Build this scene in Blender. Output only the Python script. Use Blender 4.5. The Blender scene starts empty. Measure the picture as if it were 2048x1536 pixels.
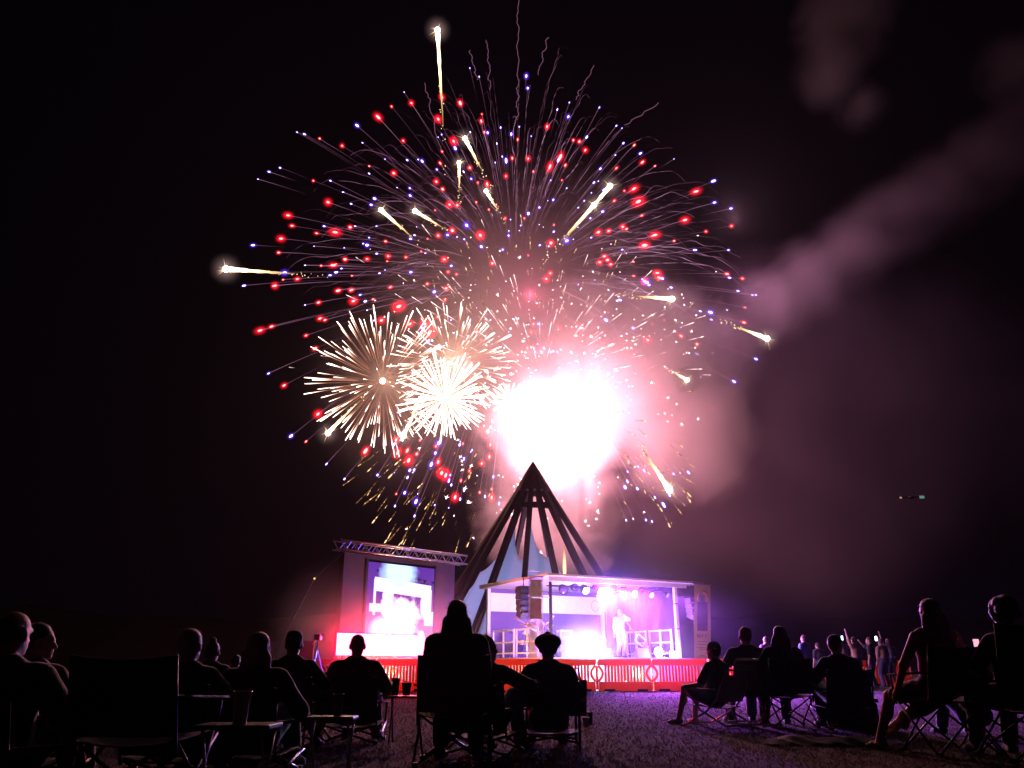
import bpy, math, random
import numpy as np
from mathutils import Vector, Matrix
sc = bpy.context.scene
COL = sc.collection
R = random.Random(7)
rad = math.radians

# ------------------------------------------------------------------ camera, night sky, exposure
F = 1600.0                                   # focal length in photograph pixels (2048 wide)
TH = math.atan((1330 - 768) / F)             # upward tilt of the camera
CH = 0.75                                    # the photographer sits low
CD = bpy.data.cameras.new('camera')
CAM = bpy.data.objects.new('camera', CD); COL.objects.link(CAM); sc.camera = CAM
CD.sensor_width = 36; CD.lens = 36 * F / 2048; CD.clip_start = 0.05; CD.clip_end = 1500
CAM.location = (0, 0, CH); CAM.rotation_euler = (math.pi / 2 + TH, 0, 0)
W = bpy.data.worlds.new('World'); sc.world = W; W.use_nodes = True
_bg = W.node_tree.nodes['Background']
_sky = W.node_tree.nodes.new('ShaderNodeTexSky'); _sky.sky_type = 'NISHITA'; _sky.sun_disc = False
_sky.sun_elevation = rad(-6); _sky.sun_rotation = rad(200)
_mx = W.node_tree.nodes.new('ShaderNodeMix'); _mx.data_type = 'RGBA'; _mx.inputs[0].default_value = 0.98
W.node_tree.links.new(_sky.outputs[0], _mx.inputs[6]); _mx.inputs[7].default_value = (0.0008, 0.0003, 0.0012, 1)
W.node_tree.links.new(_mx.outputs[2], _bg.inputs[0]); _bg.inputs[1].default_value = 1.0
vs_ = sc.view_settings
vs_.view_transform = 'Standard'; vs_.look = 'None'; vs_.exposure = 0; vs_.gamma = 1; vs_.use_curve_mapping = False
cy = sc.cycles
cy.use_denoising = True; cy.max_bounces = 4; cy.diffuse_bounces = 2; cy.glossy_bounces = 2; cy.transmission_bounces = 3
cy.volume_bounces = 0; cy.transparent_max_bounces = 40; cy.volume_step_rate = 3; cy.volume_max_steps = 64
cy.sample_clamp_indirect = 4; cy.caustics_reflective = False; cy.caustics_refractive = False
cy.use_adaptive_sampling = True; cy.adaptive_threshold = .03

def at(u, v, D):
    """World point seen at photograph pixel (u, v) at distance D in front of the camera along the ground."""
    x = (u - 1024) / F; y = -(v - 768) / F
    d = Vector((x, math.cos(TH) - y * math.sin(TH), math.sin(TH) + y * math.cos(TH)))
    return Vector((0, 0, CH)) + d * (D / d.y)
def ground_at(u, v):
    x = (u - 1024) / F; y = -(v - 768) / F
    d = Vector((x, math.cos(TH) - y * math.sin(TH), math.sin(TH) + y * math.cos(TH)))
    p = Vector((0, 0, CH)) + d * (-CH / d.z)
    return p

# ------------------------------------------------------------------ materials
def new_mat(name):
    m = bpy.data.materials.new(name); m.use_nodes = True
    return m, m.node_tree
def lk(nt, a, b): nt.links.new(a, b)
def mth(nt, op, a, b=None, c=None, clamp=False):
    n = nt.nodes.new('ShaderNodeMath'); n.operation = op; n.use_clamp = clamp
    for i, x in enumerate((a, b, c)):
        if x is None: continue
        if isinstance(x, (int, float)): n.inputs[i].default_value = x
        else: lk(nt, x, n.inputs[i])
    return n.outputs[0]
def surf(name, col, rough=.6, metal=0., var=.25, scale=6., bump=.0, col2=None, spec=.4, coord='Object'):
    """Principled surface with noise-driven colour variation and fine relief."""
    m, nt = new_mat(name); p = nt.nodes['Principled BSDF']
    tc = nt.nodes.new('ShaderNodeTexCoord')
    n = nt.nodes.new('ShaderNodeTexNoise'); n.inputs['Scale'].default_value = scale; n.inputs['Detail'].default_value = 5
    lk(nt, tc.outputs[coord], n.inputs['Vector'])
    mix = nt.nodes.new('ShaderNodeMix'); mix.data_type = 'RGBA'
    a = col; b = col2 or tuple(c * (1 - var) for c in col)
    mix.inputs[6].default_value = (*a, 1); mix.inputs[7].default_value = (*b, 1)
    r = mth(nt, 'MULTIPLY_ADD', n.outputs[0], 2.2, -.6, clamp=True)
    lk(nt, r, mix.inputs[0]); lk(nt, mix.outputs[2], p.inputs['Base Color'])
    p.inputs['Roughness'].default_value = rough; p.inputs['Metallic'].default_value = metal
    p.inputs['Specular IOR Level'].default_value = spec
    if bump:
        n2 = nt.nodes.new('ShaderNodeTexNoise'); n2.inputs['Scale'].default_value = scale * 9; n2.inputs['Detail'].default_value = 3
        lk(nt, tc.outputs[coord], n2.inputs['Vector'])
        b_ = nt.nodes.new('ShaderNodeBump'); b_.inputs['Strength'].default_value = bump; b_.inputs['Distance'].default_value = .02
        lk(nt, n2.outputs[0], b_.inputs['Height']); lk(nt, b_.outputs[0], p.inputs['Normal'])
    return m
def glow(name, col, strength, sample=True):
    """A lamp lens, screen or flame that gives off light."""
    m, nt = new_mat(name); nt.nodes.clear()
    o = nt.nodes.new('ShaderNodeOutputMaterial'); e = nt.nodes.new('ShaderNodeEmission')
    e.inputs[0].default_value = (*col, 1); e.inputs[1].default_value = strength; lk(nt, e.outputs[0], o.inputs[0])
    if not sample: m.cycles.emission_sampling = 'NONE'
    return m
def fire(name, cool, hot, strength, power=1.0, clear=False):
    """Burning sparks and self-lit smoke trails: colour and strength follow the mesh's 'heat' attribute."""
    m, nt = new_mat(name); nt.nodes.clear()
    o = nt.nodes.new('ShaderNodeOutputMaterial'); e = nt.nodes.new('ShaderNodeEmission'); t = nt.nodes.new('ShaderNodeBsdfTransparent')
    a = nt.nodes.new('ShaderNodeAttribute'); a.attribute_name = 'burn_level'
    mix = nt.nodes.new('ShaderNodeMix'); mix.data_type = 'RGBA'
    mix.inputs[6].default_value = (*cool, 1); mix.inputs[7].default_value = (*hot, 1)
    lk(nt, a.outputs['Fac'], mix.inputs[0]); lk(nt, mix.outputs[2], e.inputs[0])
    lk(nt, mth(nt, 'MULTIPLY', mth(nt, 'POWER', a.outputs['Fac'], power), strength), e.inputs[1])
    if clear:
        ad = nt.nodes.new('ShaderNodeAddShader'); lk(nt, e.outputs[0], ad.inputs[0]); lk(nt, t.outputs[0], ad.inputs[1]); lk(nt, ad.outputs[0], o.inputs[0])
    else:
        nt.nodes.remove(t); lk(nt, e.outputs[0], o.inputs[0])
    m.cycles.emission_sampling = 'NONE'
    return m
def halo(name, col, strength, power=2.2):
    """Painted bloom: emitting gas round a burning star, thinning outwards."""
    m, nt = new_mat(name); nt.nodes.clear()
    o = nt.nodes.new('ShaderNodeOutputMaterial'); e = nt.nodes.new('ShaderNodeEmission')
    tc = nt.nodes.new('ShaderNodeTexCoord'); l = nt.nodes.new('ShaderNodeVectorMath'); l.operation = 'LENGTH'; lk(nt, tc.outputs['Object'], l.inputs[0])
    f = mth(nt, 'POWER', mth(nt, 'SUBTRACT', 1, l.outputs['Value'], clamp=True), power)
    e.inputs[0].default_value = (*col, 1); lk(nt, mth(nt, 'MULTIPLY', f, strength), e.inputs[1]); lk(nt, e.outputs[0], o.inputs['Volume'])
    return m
def see_through_cloth(m, col, w):
    """Let a share of the light pass through a thin sheet or plastic shell."""
    nt = m.node_tree; p = nt.nodes['Principled BSDF']; o = [n for n in nt.nodes if n.type == 'OUTPUT_MATERIAL'][0]
    t = nt.nodes.new('ShaderNodeBsdfTranslucent'); t.inputs[0].default_value = (*col, 1); x = nt.nodes.new('ShaderNodeMixShader'); x.inputs[0].default_value = w
    lk(nt, p.outputs[0], x.inputs[1]); lk(nt, t.outputs[0], x.inputs[2]); lk(nt, x.outputs[0], o.inputs[0]); return m

# ------------------------------------------------------------------ mesh helpers
BOXF = [(0, 1, 3, 2), (4, 6, 7, 5), (0, 4, 5, 1), (2, 3, 7, 6), (0, 2, 6, 4), (1, 5, 7, 3)]
class MB:
    def __init__(s): s.v = []; s.f = []; s.h = []
    def add(s, vs, fs, heat=None):
        b = len(s.v); s.v += [tuple(x) for x in vs]; s.f += [tuple(i + b for i in f) for f in fs]
        s.h += list(heat) if heat is not None else [1.0] * len(vs)
        return s
    def box(s, c, size, rot=None):
        h = [x / 2 for x in size]
        vs = [Vector((x * h[0], y * h[1], z * h[2])) for x in (-1, 1) for y in (-1, 1) for z in (-1, 1)]
        if rot is not None: vs = [rot @ v for v in vs]
        return s.add([v + Vector(c) for v in vs], BOXF)
    def span(s, lo, hi):
        return s.box([(a + b) / 2 for a, b in zip(lo, hi)], [b - a for a, b in zip(lo, hi)])
    def bar(s, p, q, w, h=None, up=(0, 0, 1)):
        p, q = Vector(p), Vector(q); d = (q - p); L = d.length; d.normalize()
        u = Vector(up)
        if abs(d.dot(u)) > .98: u = Vector((0, 1, 0))
        x = d.cross(u).normalized(); z = x.cross(d)
        return s.box((p + q) / 2, (w, L, h or w), Matrix((x, d, z)).transposed())
    def tube(s, pts, r, n=6, heat=None, close=True):
        pts = [Vector(p) for p in pts]; m = len(pts)
        rs = r if isinstance(r, (list, tuple)) else [r] * m
        vs = []; hs = []; u = None
        for i, p in enumerate(pts):
            t = (pts[min(i + 1, m - 1)] - pts[max(i - 1, 0)])
            t = t.normalized() if t.length > 1e-9 else Vector((0, 0, 1))
            if u is None:
                u = t.orthogonal().normalized()
            else:
                u = (u - t * u.dot(t)); u = u.normalized() if u.length > 1e-6 else t.orthogonal().normalized()
            w = t.cross(u)
            for k in range(n):
                a = 2 * math.pi * k / n
                vs.append(p + (u * math.cos(a) + w * math.sin(a)) * rs[i]); hs.append(heat[i] if heat else 1.0)
        fs = [(i * n + k, i * n + (k + 1) % n, (i + 1) * n + (k + 1) % n, (i + 1) * n + k) for i in range(m - 1) for k in range(n)]
        if close: fs += [tuple(range(n - 1, -1, -1)), tuple((m - 1) * n + k for k in range(n))]
        return s.add(vs, fs, hs)
    def ball(s, c, r, nu=12, nv=8, rot=None, heat=1.0):
        r = (r, r, r) if isinstance(r, (int, float)) else r
        vs = []
        for j in range(nv + 1):
            a = math.pi * j / nv
            for i in range(nu):
                b = 2 * math.pi * i / nu
                v = Vector((math.sin(a) * math.cos(b) * r[0], math.sin(a) * math.sin(b) * r[1], -math.cos(a) * r[2]))
                vs.append((rot @ v if rot is not None else v) + Vector(c))
        fs = [(j * nu + i, j * nu + (i + 1) % nu, (j + 1) * nu + (i + 1) % nu, (j + 1) * nu + i) for j in range(nv) for i in range(nu)]
        return s.add(vs, fs, [heat] * len(vs))
    def lathe(s, prof, n=16, c=(0, 0, 0), rot=None):
        vs = []
        for (r, z) in prof:
            for k in range(n):
                a = 2 * math.pi * k / n; v = Vector((r * math.cos(a), r * math.sin(a), z))
                vs.append((rot @ v if rot is not None else v) + Vector(c))
        m = len(prof)
        fs = [(i * n + k, i * n + (k + 1) % n, (i + 1) * n + (k + 1) % n, (i + 1) * n + k) for i in range(m - 1) for k in range(n)]
        return s.add(vs, fs)
    def grid(s, fn, nu, nv):
        vs = [fn(i / nu, j / nv) for j in range(nv + 1) for i in range(nu + 1)]
        fs = [(j * (nu + 1) + i, j * (nu + 1) + i + 1, (j + 1) * (nu + 1) + i + 1, (j + 1) * (nu + 1) + i) for j in range(nv) for i in range(nu)]
        return s.add(vs, fs)
    def mesh(s, name, m=None, smooth=False):
        me = bpy.data.meshes.new(name); me.from_pydata(s.v, [], s.f)
        if m is not None: me.materials.append(m)
        if smooth: me.polygons.foreach_set('use_smooth', [True] * len(me.polygons))
        return me
    def build(s, name, m, parent=None, smooth=False, loc=None, heat=False, bevel=0):
        me = s.mesh(name, m, smooth)
        if heat:
            at_ = me.attributes.new('burn_level', 'FLOAT', 'POINT'); at_.data.foreach_set('value', s.h)
        o = link(name, me, parent)
        if loc is not None: o.location = loc
        if bevel:
            b = o.modifiers.new('Bevel', 'BEVEL'); b.width = bevel; b.segments = 2; b.limit_method = 'ANGLE'
        return o
def link(name, data, parent=None):
    o = bpy.data.objects.new(name, data); COL.objects.link(o)
    if parent is not None: o.parent = parent
    return o
def tag(o, label, cat=None, group=None, kind=None):
    if label: o['label'] = label
    if cat: o['category'] = cat
    if group: o['group'] = group
    if kind: o['kind'] = kind
    return o
def thing(name, label, cat, loc=(0, 0, 0), rz=0, group=None):
    o = bpy.data.objects.new(name, None); COL.objects.link(o); o.empty_display_size = .2
    o.location = loc; o.rotation_euler = (0, 0, rz)
    return tag(o, label, cat, group)
def copy_tree(o, parent=None):
    c = o.copy(); COL.objects.link(c); c.parent = parent
    for ch in list(o.children): 
        k = copy_tree(ch, c); k.matrix_parent_inverse = ch.matrix_parent_inverse.copy()
    return c
def lamp(name, typ, loc, energy, col, parent=None, radius=.1, target=None, cone=60, blend=.5):
    l = bpy.data.lights.new(name, typ); l.energy = energy; l.color = col; l.shadow_soft_size = radius
    if typ == 'SPOT': l.spot_size = rad(cone); l.spot_blend = blend
    o = link(name, l, parent); o.location = loc
    if target is not None: o.rotation_euler = (Vector(target) - Vector(loc)).to_track_quat('-Z', 'Y').to_euler()
    return o

M = {}
M['steel'] = surf('steel', (.55, .55, .56), .35, .9, .2, 20)
M['alu'] = surf('aluminium', (.75, .75, .76), .3, .9, .15, 12)
M['darkmetal'] = surf('dark metal', (.05, .05, .055), .4, .6, .3, 20)
M['black'] = surf('black', (.02, .02, .022), .5, 0, .3, 20)
M['whitepaint'] = surf('white paint', (.8, .79, .78), .45, 0, .12, 5)
M['panel'] = surf('grey panel', (.32, .3, .33), .55, 0, .25, 2.5)
M['orange'] = surf('orange plastic', (.78, .13, .03), .38, 0, .22, 3, .05)
M['beam'] = surf('painted steel beam', (.16, .035, .028), .6, .0, .4, .8, .1)
M['sail'] = surf('canvas sail', (.6, .62, .68), .8, 0, .12, .6)
see_through_cloth(M['orange'], (1, .26, .05), .6); see_through_cloth(M['sail'], (.7, .72, .8), .6)
M['fabric_dark'] = surf('dark chair fabric', (.025, .025, .03), .8, 0, .35, 14, .3)
M['fabric_blue'] = surf('navy chair fabric', (.03, .035, .09), .8, 0, .35, 14, .3)
M['fabric_red'] = surf('maroon chair fabric', (.11, .02, .025), .8, 0, .35, 14, .3)
M['fabric_pale'] = surf('pale mesh fabric', (.5, .48, .5), .8, 0, .2, 14, .2)
# ------------------------------------------------------------------ ground
def ground_material():
    m, nt = new_mat('dry grass ground'); p = nt.nodes['Principled BSDF']; tc = nt.nodes.new('ShaderNodeTexCoord')
    n = nt.nodes.new('ShaderNodeTexNoise'); n.inputs['Scale'].default_value = 1.1; n.inputs['Detail'].default_value = 8; n.inputs['Roughness'].default_value = .7
    lk(nt, tc.outputs['Object'], n.inputs['Vector'])
    n2 = nt.nodes.new('ShaderNodeTexNoise'); n2.inputs['Scale'].default_value = 26; n2.inputs['Detail'].default_value = 4
    lk(nt, tc.outputs['Object'], n2.inputs['Vector'])
    cr = nt.nodes.new('ShaderNodeValToRGB'); e = cr.color_ramp.elements
    e[0].position = .3; e[0].color = (.022, .02, .013, 1); e[1].position = .72; e[1].color = (.058, .046, .032, 1)
    lk(nt, mth(nt, 'ADD', mth(nt, 'MULTIPLY', n.outputs[0], .5), mth(nt, 'MULTIPLY', n2.outputs[0], .5)), cr.inputs[0])
    lk(nt, cr.outputs[0], p.inputs['Base Color']); p.inputs['Roughness'].default_value = 1; p.inputs['Specular IOR Level'].default_value = .1
    b = nt.nodes.new('ShaderNodeBump'); b.inputs['Strength'].default_value = .5; b.inputs['Distance'].default_value = .03
    lk(nt, n2.outputs[0], b.inputs['Height']); lk(nt, b.outputs[0], p.inputs['Normal'])
    return m
MG = ground_material()
g = MB().span((-300, -40, -.6), (300, 300, 0)).build('ground', MG); tag(g, None, None, None, 'structure')
def make_grass():
    rs = np.random.RandomState(3); n = 90000
    y = 4.0 + 22 * rs.rand(n) ** 1.6; half = y * .70
    x = (rs.rand(n) * 2 - 1) * half
    h = .012 + .028 * rs.rand(n) ** 2; a = rs.rand(n) * 6.283; w = .003 + .0025 * rs.rand(n) + y * .00022
    lx = rs.randn(n) * .025; ly = rs.randn(n) * .025
    V = np.zeros((n, 3, 3)); dx = np.cos(a) * w; dy = np.sin(a) * w
    V[:, 0] = np.stack([x - dx, y - dy, np.zeros(n)], 1); V[:, 1] = np.stack([x + dx, y + dy, np.zeros(n)], 1)
    V[:, 2] = np.stack([x + lx, y + ly, h], 1)
    me = bpy.data.meshes.new('grass'); me.vertices.add(n * 3); me.vertices.foreach_set('co', V.reshape(-1))
    me.loops.add(n * 3); me.loops.foreach_set('vertex_index', np.arange(n * 3)); me.polygons.add(n)
    me.polygons.foreach_set('loop_start', np.arange(n) * 3); me.update(); me.validate()
    me.materials.append(see_through_cloth(surf('grass blade', (.05, .04, .026), .8, 0, .4, 3, 0, (.03, .03, .016)), (.06, .048, .03), .5))
    return tag(link('grass', me), 'short dry grass and clipped blades covering the field', 'grass', None, 'stuff')
make_grass()
t = MB(); n = 160                                   # low dark ridge far beyond the field
rs_ = random.Random(12)
def ridge(u, v):
    x = -290 + 580 * u; hh = 15 + 2.2 * math.sin(u * 9) + 1.2 * math.sin(u * 31 + 1) + .7 * math.sin(u * 83) + .4 * math.sin(u * 190)
    return (x, 235 + 45 * v, hh * math.sin(math.pi * min(1, v * 1.0)) ** .8 - .3 * (v in (0, 1)))
tag(t.grid(ridge, n, 8).build('hills', MG), None, None, None, 'structure')

# ------------------------------------------------------------------ stage
D0 = 28.5
p0 = at(1103, 1330, D0); STAGE_A = rad(28)
SW, SD, SF = 5.45, 4.9, 1.0                       # width, depth, floor height
TOP = at(1103, 1152, D0).z
stage = thing('mobile_stage', 'open covered concert stage with white back panel and pink-lit roof edge', 'stage', (p0.x, D0, 0), STAGE_A)
fd = Vector((math.cos(STAGE_A), math.sin(STAGE_A), 0)); sd = Vector((-fd.y, fd.x, 0))
def SP(x, y, z=0): return Vector((p0.x, D0, 0)) + fd * x + sd * y + Vector((0, 0, z))
def to_stage(P):
    q = Vector(P) - Vector((p0.x, D0, 0)); return q.dot(fd), q.dot(sd)
def stage_at(u, v, y):
    """World point on the plane at stage depth y seen at (u, v)."""
    D = D0 + y
    for _ in range(20):
        P = at(u, v, D); e = to_stage(P)[1] - y; D -= e
    return at(u, v, D)
for k in range(7):
    x0 = -.1 + (SW + 1.4) * k / 7; x1 = -.1 + (SW + 1.4) * (k + 1) / 7 - .008
    MB().span((x0, -.1, SF - .07), (x1, SD, SF)).build('deck_panel', M['panel'], stage)
M['skirt'] = surf('white skirt', (.62, .6, .58), .7, 0, .15, 2)
MB().span((-.06, -.02, 0.02), (SW + 1.26, .02, SF - .075)).build('skirt', M['skirt'], stage)
MB().span((-.06, .03, 0.02), (-.02, SD, SF - .075)).build('skirt', M['skirt'], stage)
roofm = surf('roof fabric', (.62, .6, .64), .7, 0, .15, 2)
rt = MB()                                            # roof slab, slightly pitched
ov = .22
rt.add([(-ov, -ov, TOP), (SW + 1.25, -ov, TOP), (SW + 1.25, SD + .3, TOP - .05), (-ov, SD + .3, TOP - .05),
        (-ov, -ov, TOP + .07), (SW + 1.25, -ov, TOP + .07), (SW + 1.25, SD + .3, TOP + .1), (-ov, SD + .3, TOP + .1)],
       [(0, 3, 2, 1), (4, 5, 6, 7), (0, 1, 5, 4), (1, 2, 6, 5), (2, 3, 7, 6), (3, 0, 4, 7)])
rt.build('roof', roofm, stage)
MB().span((-.1, -.1, TOP - .17), (SW + .5, -.04, TOP - .004)).build('valance', M['whitepaint'], stage)
for x, y, w in ((0, 0, .09), (SW, 0, .13), (0.02, SD - .05, .13), (SW - .02, SD - .05, .13)):
    t = MB()
    if y == 0 and x == 0: t.span((x - w / 2, y - w / 2, 0), (x + w / 2, y + w / 2, TOP - .19))
    else: t.span((x - w / 2, y - w / 2, SF + .002), (x + w / 2, y + w / 2, TOP - .06))
    t.build('post', M['darkmetal'] if (x == 0 and y == 0) else M['whitepaint'], stage, bevel=.012)
for z in (2.0, 2.9): MB().span((SW - .08, -.08, z), (SW + .08, .08, z + .03)).build('clamp', M['darkmetal'], stage)
# back wall: lavender panels with a wide white banner
M['backwall'] = surf('lavender backdrop', (.17, .10, .26), .7, 0, .15, 1.2)
zt, zb = stage_at(1150, 1193, SD - .1).z, stage_at(1150, 1228, SD - .1).z
for k in range(3):
    MB().span((.1 + (SW - .2) * k / 3, SD - .03, SF + .005), (.1 + (SW - .2) * (k + 1) / 3 - .006, SD, TOP - .06)).build('backdrop_panel', M['backwall'], stage)
ban = MB().span((.1, SD - .1, zb), (SW - .1, SD - .07, zt)).build('header_banner', M['whitepaint'], stage)
lg = MB().tube([(SW - .42 + .2 * math.cos(a), SD - .112, (zt + zb) / 2 + .22 * math.sin(a)) for a in [i * .35 for i in range(19)]], .022, 5)
lg.build('round_logo', surf('faint grey print', (.5, .48, .5), .6), ban)
# right side scrim
M['scrim'] = surf('navy scrim', (.035, .03, .11), .85, 0, .3, 1.5)
MB().grid(lambda u, v: (SW + .03 + .035 * math.sin(u * 38), .15 + u * (SD - .35), SF + .01 + v * (TOP - SF - .1)), 60, 4).build('side_curtain', M['scrim'], stage)
# guard rails
def rail(p, q, n):
    t = MB(); p, q = Vector(p), Vector(q)
    for z in (.98, .55, .16): t.bar(p + Vector((0, 0, z)), q + Vector((0, 0, z)), .05)
    for i in range(n + 1):
        c = p.lerp(q, i / n); t.bar(c, c + Vector((0, 0, 1.02)), .055)
    t.build('guard_rail', M['whitepaint'], stage)
rail((SW - .15, .2, SF), (SW - .15, 1.5, SF), 2); rail((SW - .15, 1.75, SF), (SW - .15, 3.0, SF), 2)
rail((.12, 1.1, SF), (.12, 2.7, SF), 2); rail((.12, 2.9, SF), (.12, SD - .3, SF), 2)
# lighting truss under the roof edge
t = MB(); tz = TOP - .3
for y in (.12, .34): t.tube([(.05, y, tz), (SW - .08, y, tz)], .022, 6)
for k in range(26):
    x = .05 + (SW - .15) * k / 26; x2 = .05 + (SW - .15) * (k + 1) / 26
    t.tube([(x, .12 if k % 2 else .34, tz), (x2, .34 if k % 2 else .12, tz)], .01, 4)
t.build('lighting_truss', M['darkmetal'], stage)

# stage lights: (u, v, kind, lit colour, spot energy)
LENS = {}
def lens(key, col, s):
    if key not in LENS: LENS[key] = glow('lens ' + key, col, s)
    return LENS[key]
M['dim'] = surf('unlit lens', (.12, .08, .25), .1, 0, .1, 4, spec=.8)
def stage_light(u, v, r, lit, label, aim):
    c = stage_at(u, v, .23); x, y = to_stage(c)
    o = thing('stage_light', label, 'spotlight', SP(x, y, tz), STAGE_A, 'stage lights hanging from the front truss')
    dz = c.z - tz
    d = Vector(aim).normalized()
    q = d.to_track_quat('Z', 'Y').to_matrix()
    cc = Vector((0, 0, dz))
    b = MB(); b.lathe([(.0, -r * 1.5), (r * .75, -r * 1.45), (r * .95, -r * .6), (r, .0), (r * .94, .012), (r * .9, -.01), (r * .88, -.02)], 16, cc, q)
    b.build('housing', M['black'], o, True)
    l = MB(); l.lathe([(r * .89, -.018), (r * .5, .006), (.0001, .014)], 16, cc, q)
    key, col, s = lit if lit else (None, None, None)
    l.build('lens', lens(key, col, s) if lit else M['dim'], o, True)
    yk = MB(); side = q @ Vector((1, 0, 0))
    yk.tube([cc + side * (r + .015), cc + side * (r + .02) + Vector((0, 0, -dz * .55)), Vector((0, 0, -.045)), cc - side * (r + .02) + Vector((0, 0, -dz * .55)), cc - side * (r + .015)], .012, 5)
    yk.build('yoke', M['darkmetal'], o)
    MB().box((0, 0, -.005), (.06, .08, .07)).build('clamp', M['darkmetal'], o)
    return o, SP(x, y, c.z)
out = (0, -1, -.35)
LIGHTS = [
 (1128, 1180, .17, None, 'large unlit stage light nearest the dark front post', (-.2, -1, -.5)),
 (1151, 1175, .14, ('violet', (.3, .12, 1), 1.2), 'small violet stage light second from the dark post', (0, -1, -.2)),
 (1173, 1181, .17, ('white', (1, .85, 1), 9), 'white-lit large stage light third from the dark post', (.1, -1, -.5)),
 (1191, 1175, .10, ('magenta', (1, .02, .45), 2.2), 'tiny magenta stage light beside the cyan glare', (0, -1, -.2)),
 (1209, 1186, .16, ('cyan', (.55, 1, 1), 120), 'blazing cyan-white stage light at the middle of the truss', (0, -1, -.25)),
 (1230, 1177, .11, ('magenta', (1, .02, .45), 2.2), 'magenta stage light just right of the cyan glare', (0, -1, -.2)),
 (1249, 1179, .10, None, 'small dark stage light between two pink ones', (0, -1, -.3)),
 (1270, 1188, .15, ('pink', (1, .35, .75), 30), 'bright pink stage light right of the truss middle', (0, -1, -.3)),
 (1286, 1180, .10, None, 'small dark stage light left of the red one', (0, -1, -.3)),
 (1304, 1191, .13, ('red', (1, .08, .3), 16), 'red-pink stage light low on the truss', (0, -1, -.4)),
 (1322, 1180, .09, None, 'small dim stage light second from the white corner post', (.2, -1, -.4)),
 (1336, 1191, .11, ('lilac', (.6, .45, 1), .8), 'dim lilac stage light closest to the white corner post', (.2, -1, -.5)),
]
LP = []
for L_ in LIGHTS: LP.append(stage_light(*L_))
# the light they throw (each lamp belongs to its fixture)
def spot_from(i, tgt, e, col, cone=70):
    o, w = LP[i]
    inv = Matrix.Rotation(-STAGE_A, 4, 'Z')
    w = w + (Vector(tgt) - w).normalized() * .24                 # just outside the lens
    lamp('beam', 'SPOT', inv @ (w - o.location), e, col, o, .06, inv @ (Vector(tgt) - o.location), cone, 1.0)
spot_from(2, SP(3.4, SD, 2.9), 1800, (.72, .55, 1), 66)
spot_from(4, SP(1.0, SD, 2.8), 1800, (.75, .58, 1), 70)
spot_from(7, SP(3.9, 1.0, 1.9), 1200, (.8, .65, 1), 26)
spot_from(9, SP(SW, 2.6, 2.4), 9000, (.1, .015, 1), 80)
spot_from(1, SP(1.0, SD, 2.2), 500, (.45, .2, 1), 90)
spot_from(5, SP(2.2, -8, 0), 50000, (.42, .09, 1), 50)
spot_from(3, SP(-.3, -9, 0), 32000, (.5, .09, 1), 46)
spot_from(11, SP(5.5, -8.5, 0), 36000, (.4, .09, 1), 48)
lamp('cyan_beam', 'POINT', (0, -.35, LP[4][1].z - tz), 1300, (.14, .02, 1), LP[4][0], .12)

def floor_light(u, v, y, r, col, s, e, label, ecol):
    c = stage_at(u, v, y); x, yy = to_stage(c)
    o = thing('floor_light', label, 'floodlight', SP(x, yy, SF), STAGE_A)
    dz = max(c.z - SF, r + .02)
    q = Vector((-.2, -1, .1)).to_track_quat('Z', 'Y').to_matrix()
    MB().lathe([(0, -.2), (r * .8, -.18), (r, 0), (r * .97, .01), (r * .95, -.01)], 20, (0, 0, dz), q).build('housing', M['black'], o, True)
    MB().lathe([(r * .95, -.008), (r * .6, .01), (.0001, .02)], 20, (0, 0, dz), q).build('lens', glow('floor lens ' + label[:6], col, s), o, True)
    MB().span((-r, -.05, 0), (r, .08, max(.02, dz - r + .02))).build('stand', M['darkmetal'], o)
    lamp('flood', 'POINT', (0, -.25, dz), e, ecol, o, .1)
floor_light(1166, 1318, .1, .22, (.75, .8, 1), 1200, 1500, 'blinding white floor light at the stage lip beside the seated beret', (.26, .13, 1))
floor_light(1318, 1312, .1, .17, (1, .9, 1), 700, 600, 'white floor light on the stage lip in front of the right railing', (.34, .13, 1))
floor_light(1345, 1316, .1, .12, (1, .9, 1), 400, 220, 'smaller white floor light closest to the white corner post', (.34, .13, 1))

# banners at the two front corners
def hanging_banner(name, u0, u1, v0, v1, y, label, mats):
    P = [stage_at(u, v, y) for u, v in ((u0, v1), (u1, v1), (u1, v0), (u0, v0))]
    o = thing(name, label, 'banner', (0, 0, 0))
    a = P[0]; ex = (P[1] - P[0]); ez = (P[3] - P[0]); nrm = ex.cross(ez).normalized()
    def pt(u, v, d=0): 
        return a + ex * u + ez * v + nrm * (d + .015 * math.sin(v * 9) * (1 - u))
    o.location = a; a0 = a.copy()
    def sh(fn): return lambda u, v: fn(u, v) - a0
    MB().grid(sh(lambda u, v: pt(u, v)), 6, 24).build('cloth', mats[0], o, True)
    for vv in (0, 1): MB().tube([pt(-.06, vv) - a0, pt(1.06, vv) - a0], .02, 6).build('batten', M['alu'], o)
    return o, sh, pt
m_ban = surf('cream banner cloth', (.62, .5, .38), .75, 0, .1, 3)
nt = m_ban.node_tree
o, sh, pt = hanging_banner('hanging_banner', 1388, 1422, 1168, 1326, -.25, 'cream banner with an arched sign and dark picture right of the white post', (m_ban,))
MB().grid(sh(lambda u, v: pt(.2 + .6 * u, .40 + .37 * v, .006)), 4, 8).build('picture_print', surf('dark print', (.09, .07, .12), .7, 0, .5, 8), o)
MB().tube([pt(.5 + .3 * math.cos(a), .79 + .12 * math.sin(a), .01) - o.location for a in [math.pi * i / 14 for i in range(15)]], .022, 5).build('arch_print', surf('orange print', (.7, .3, .12), .6), o)
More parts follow.
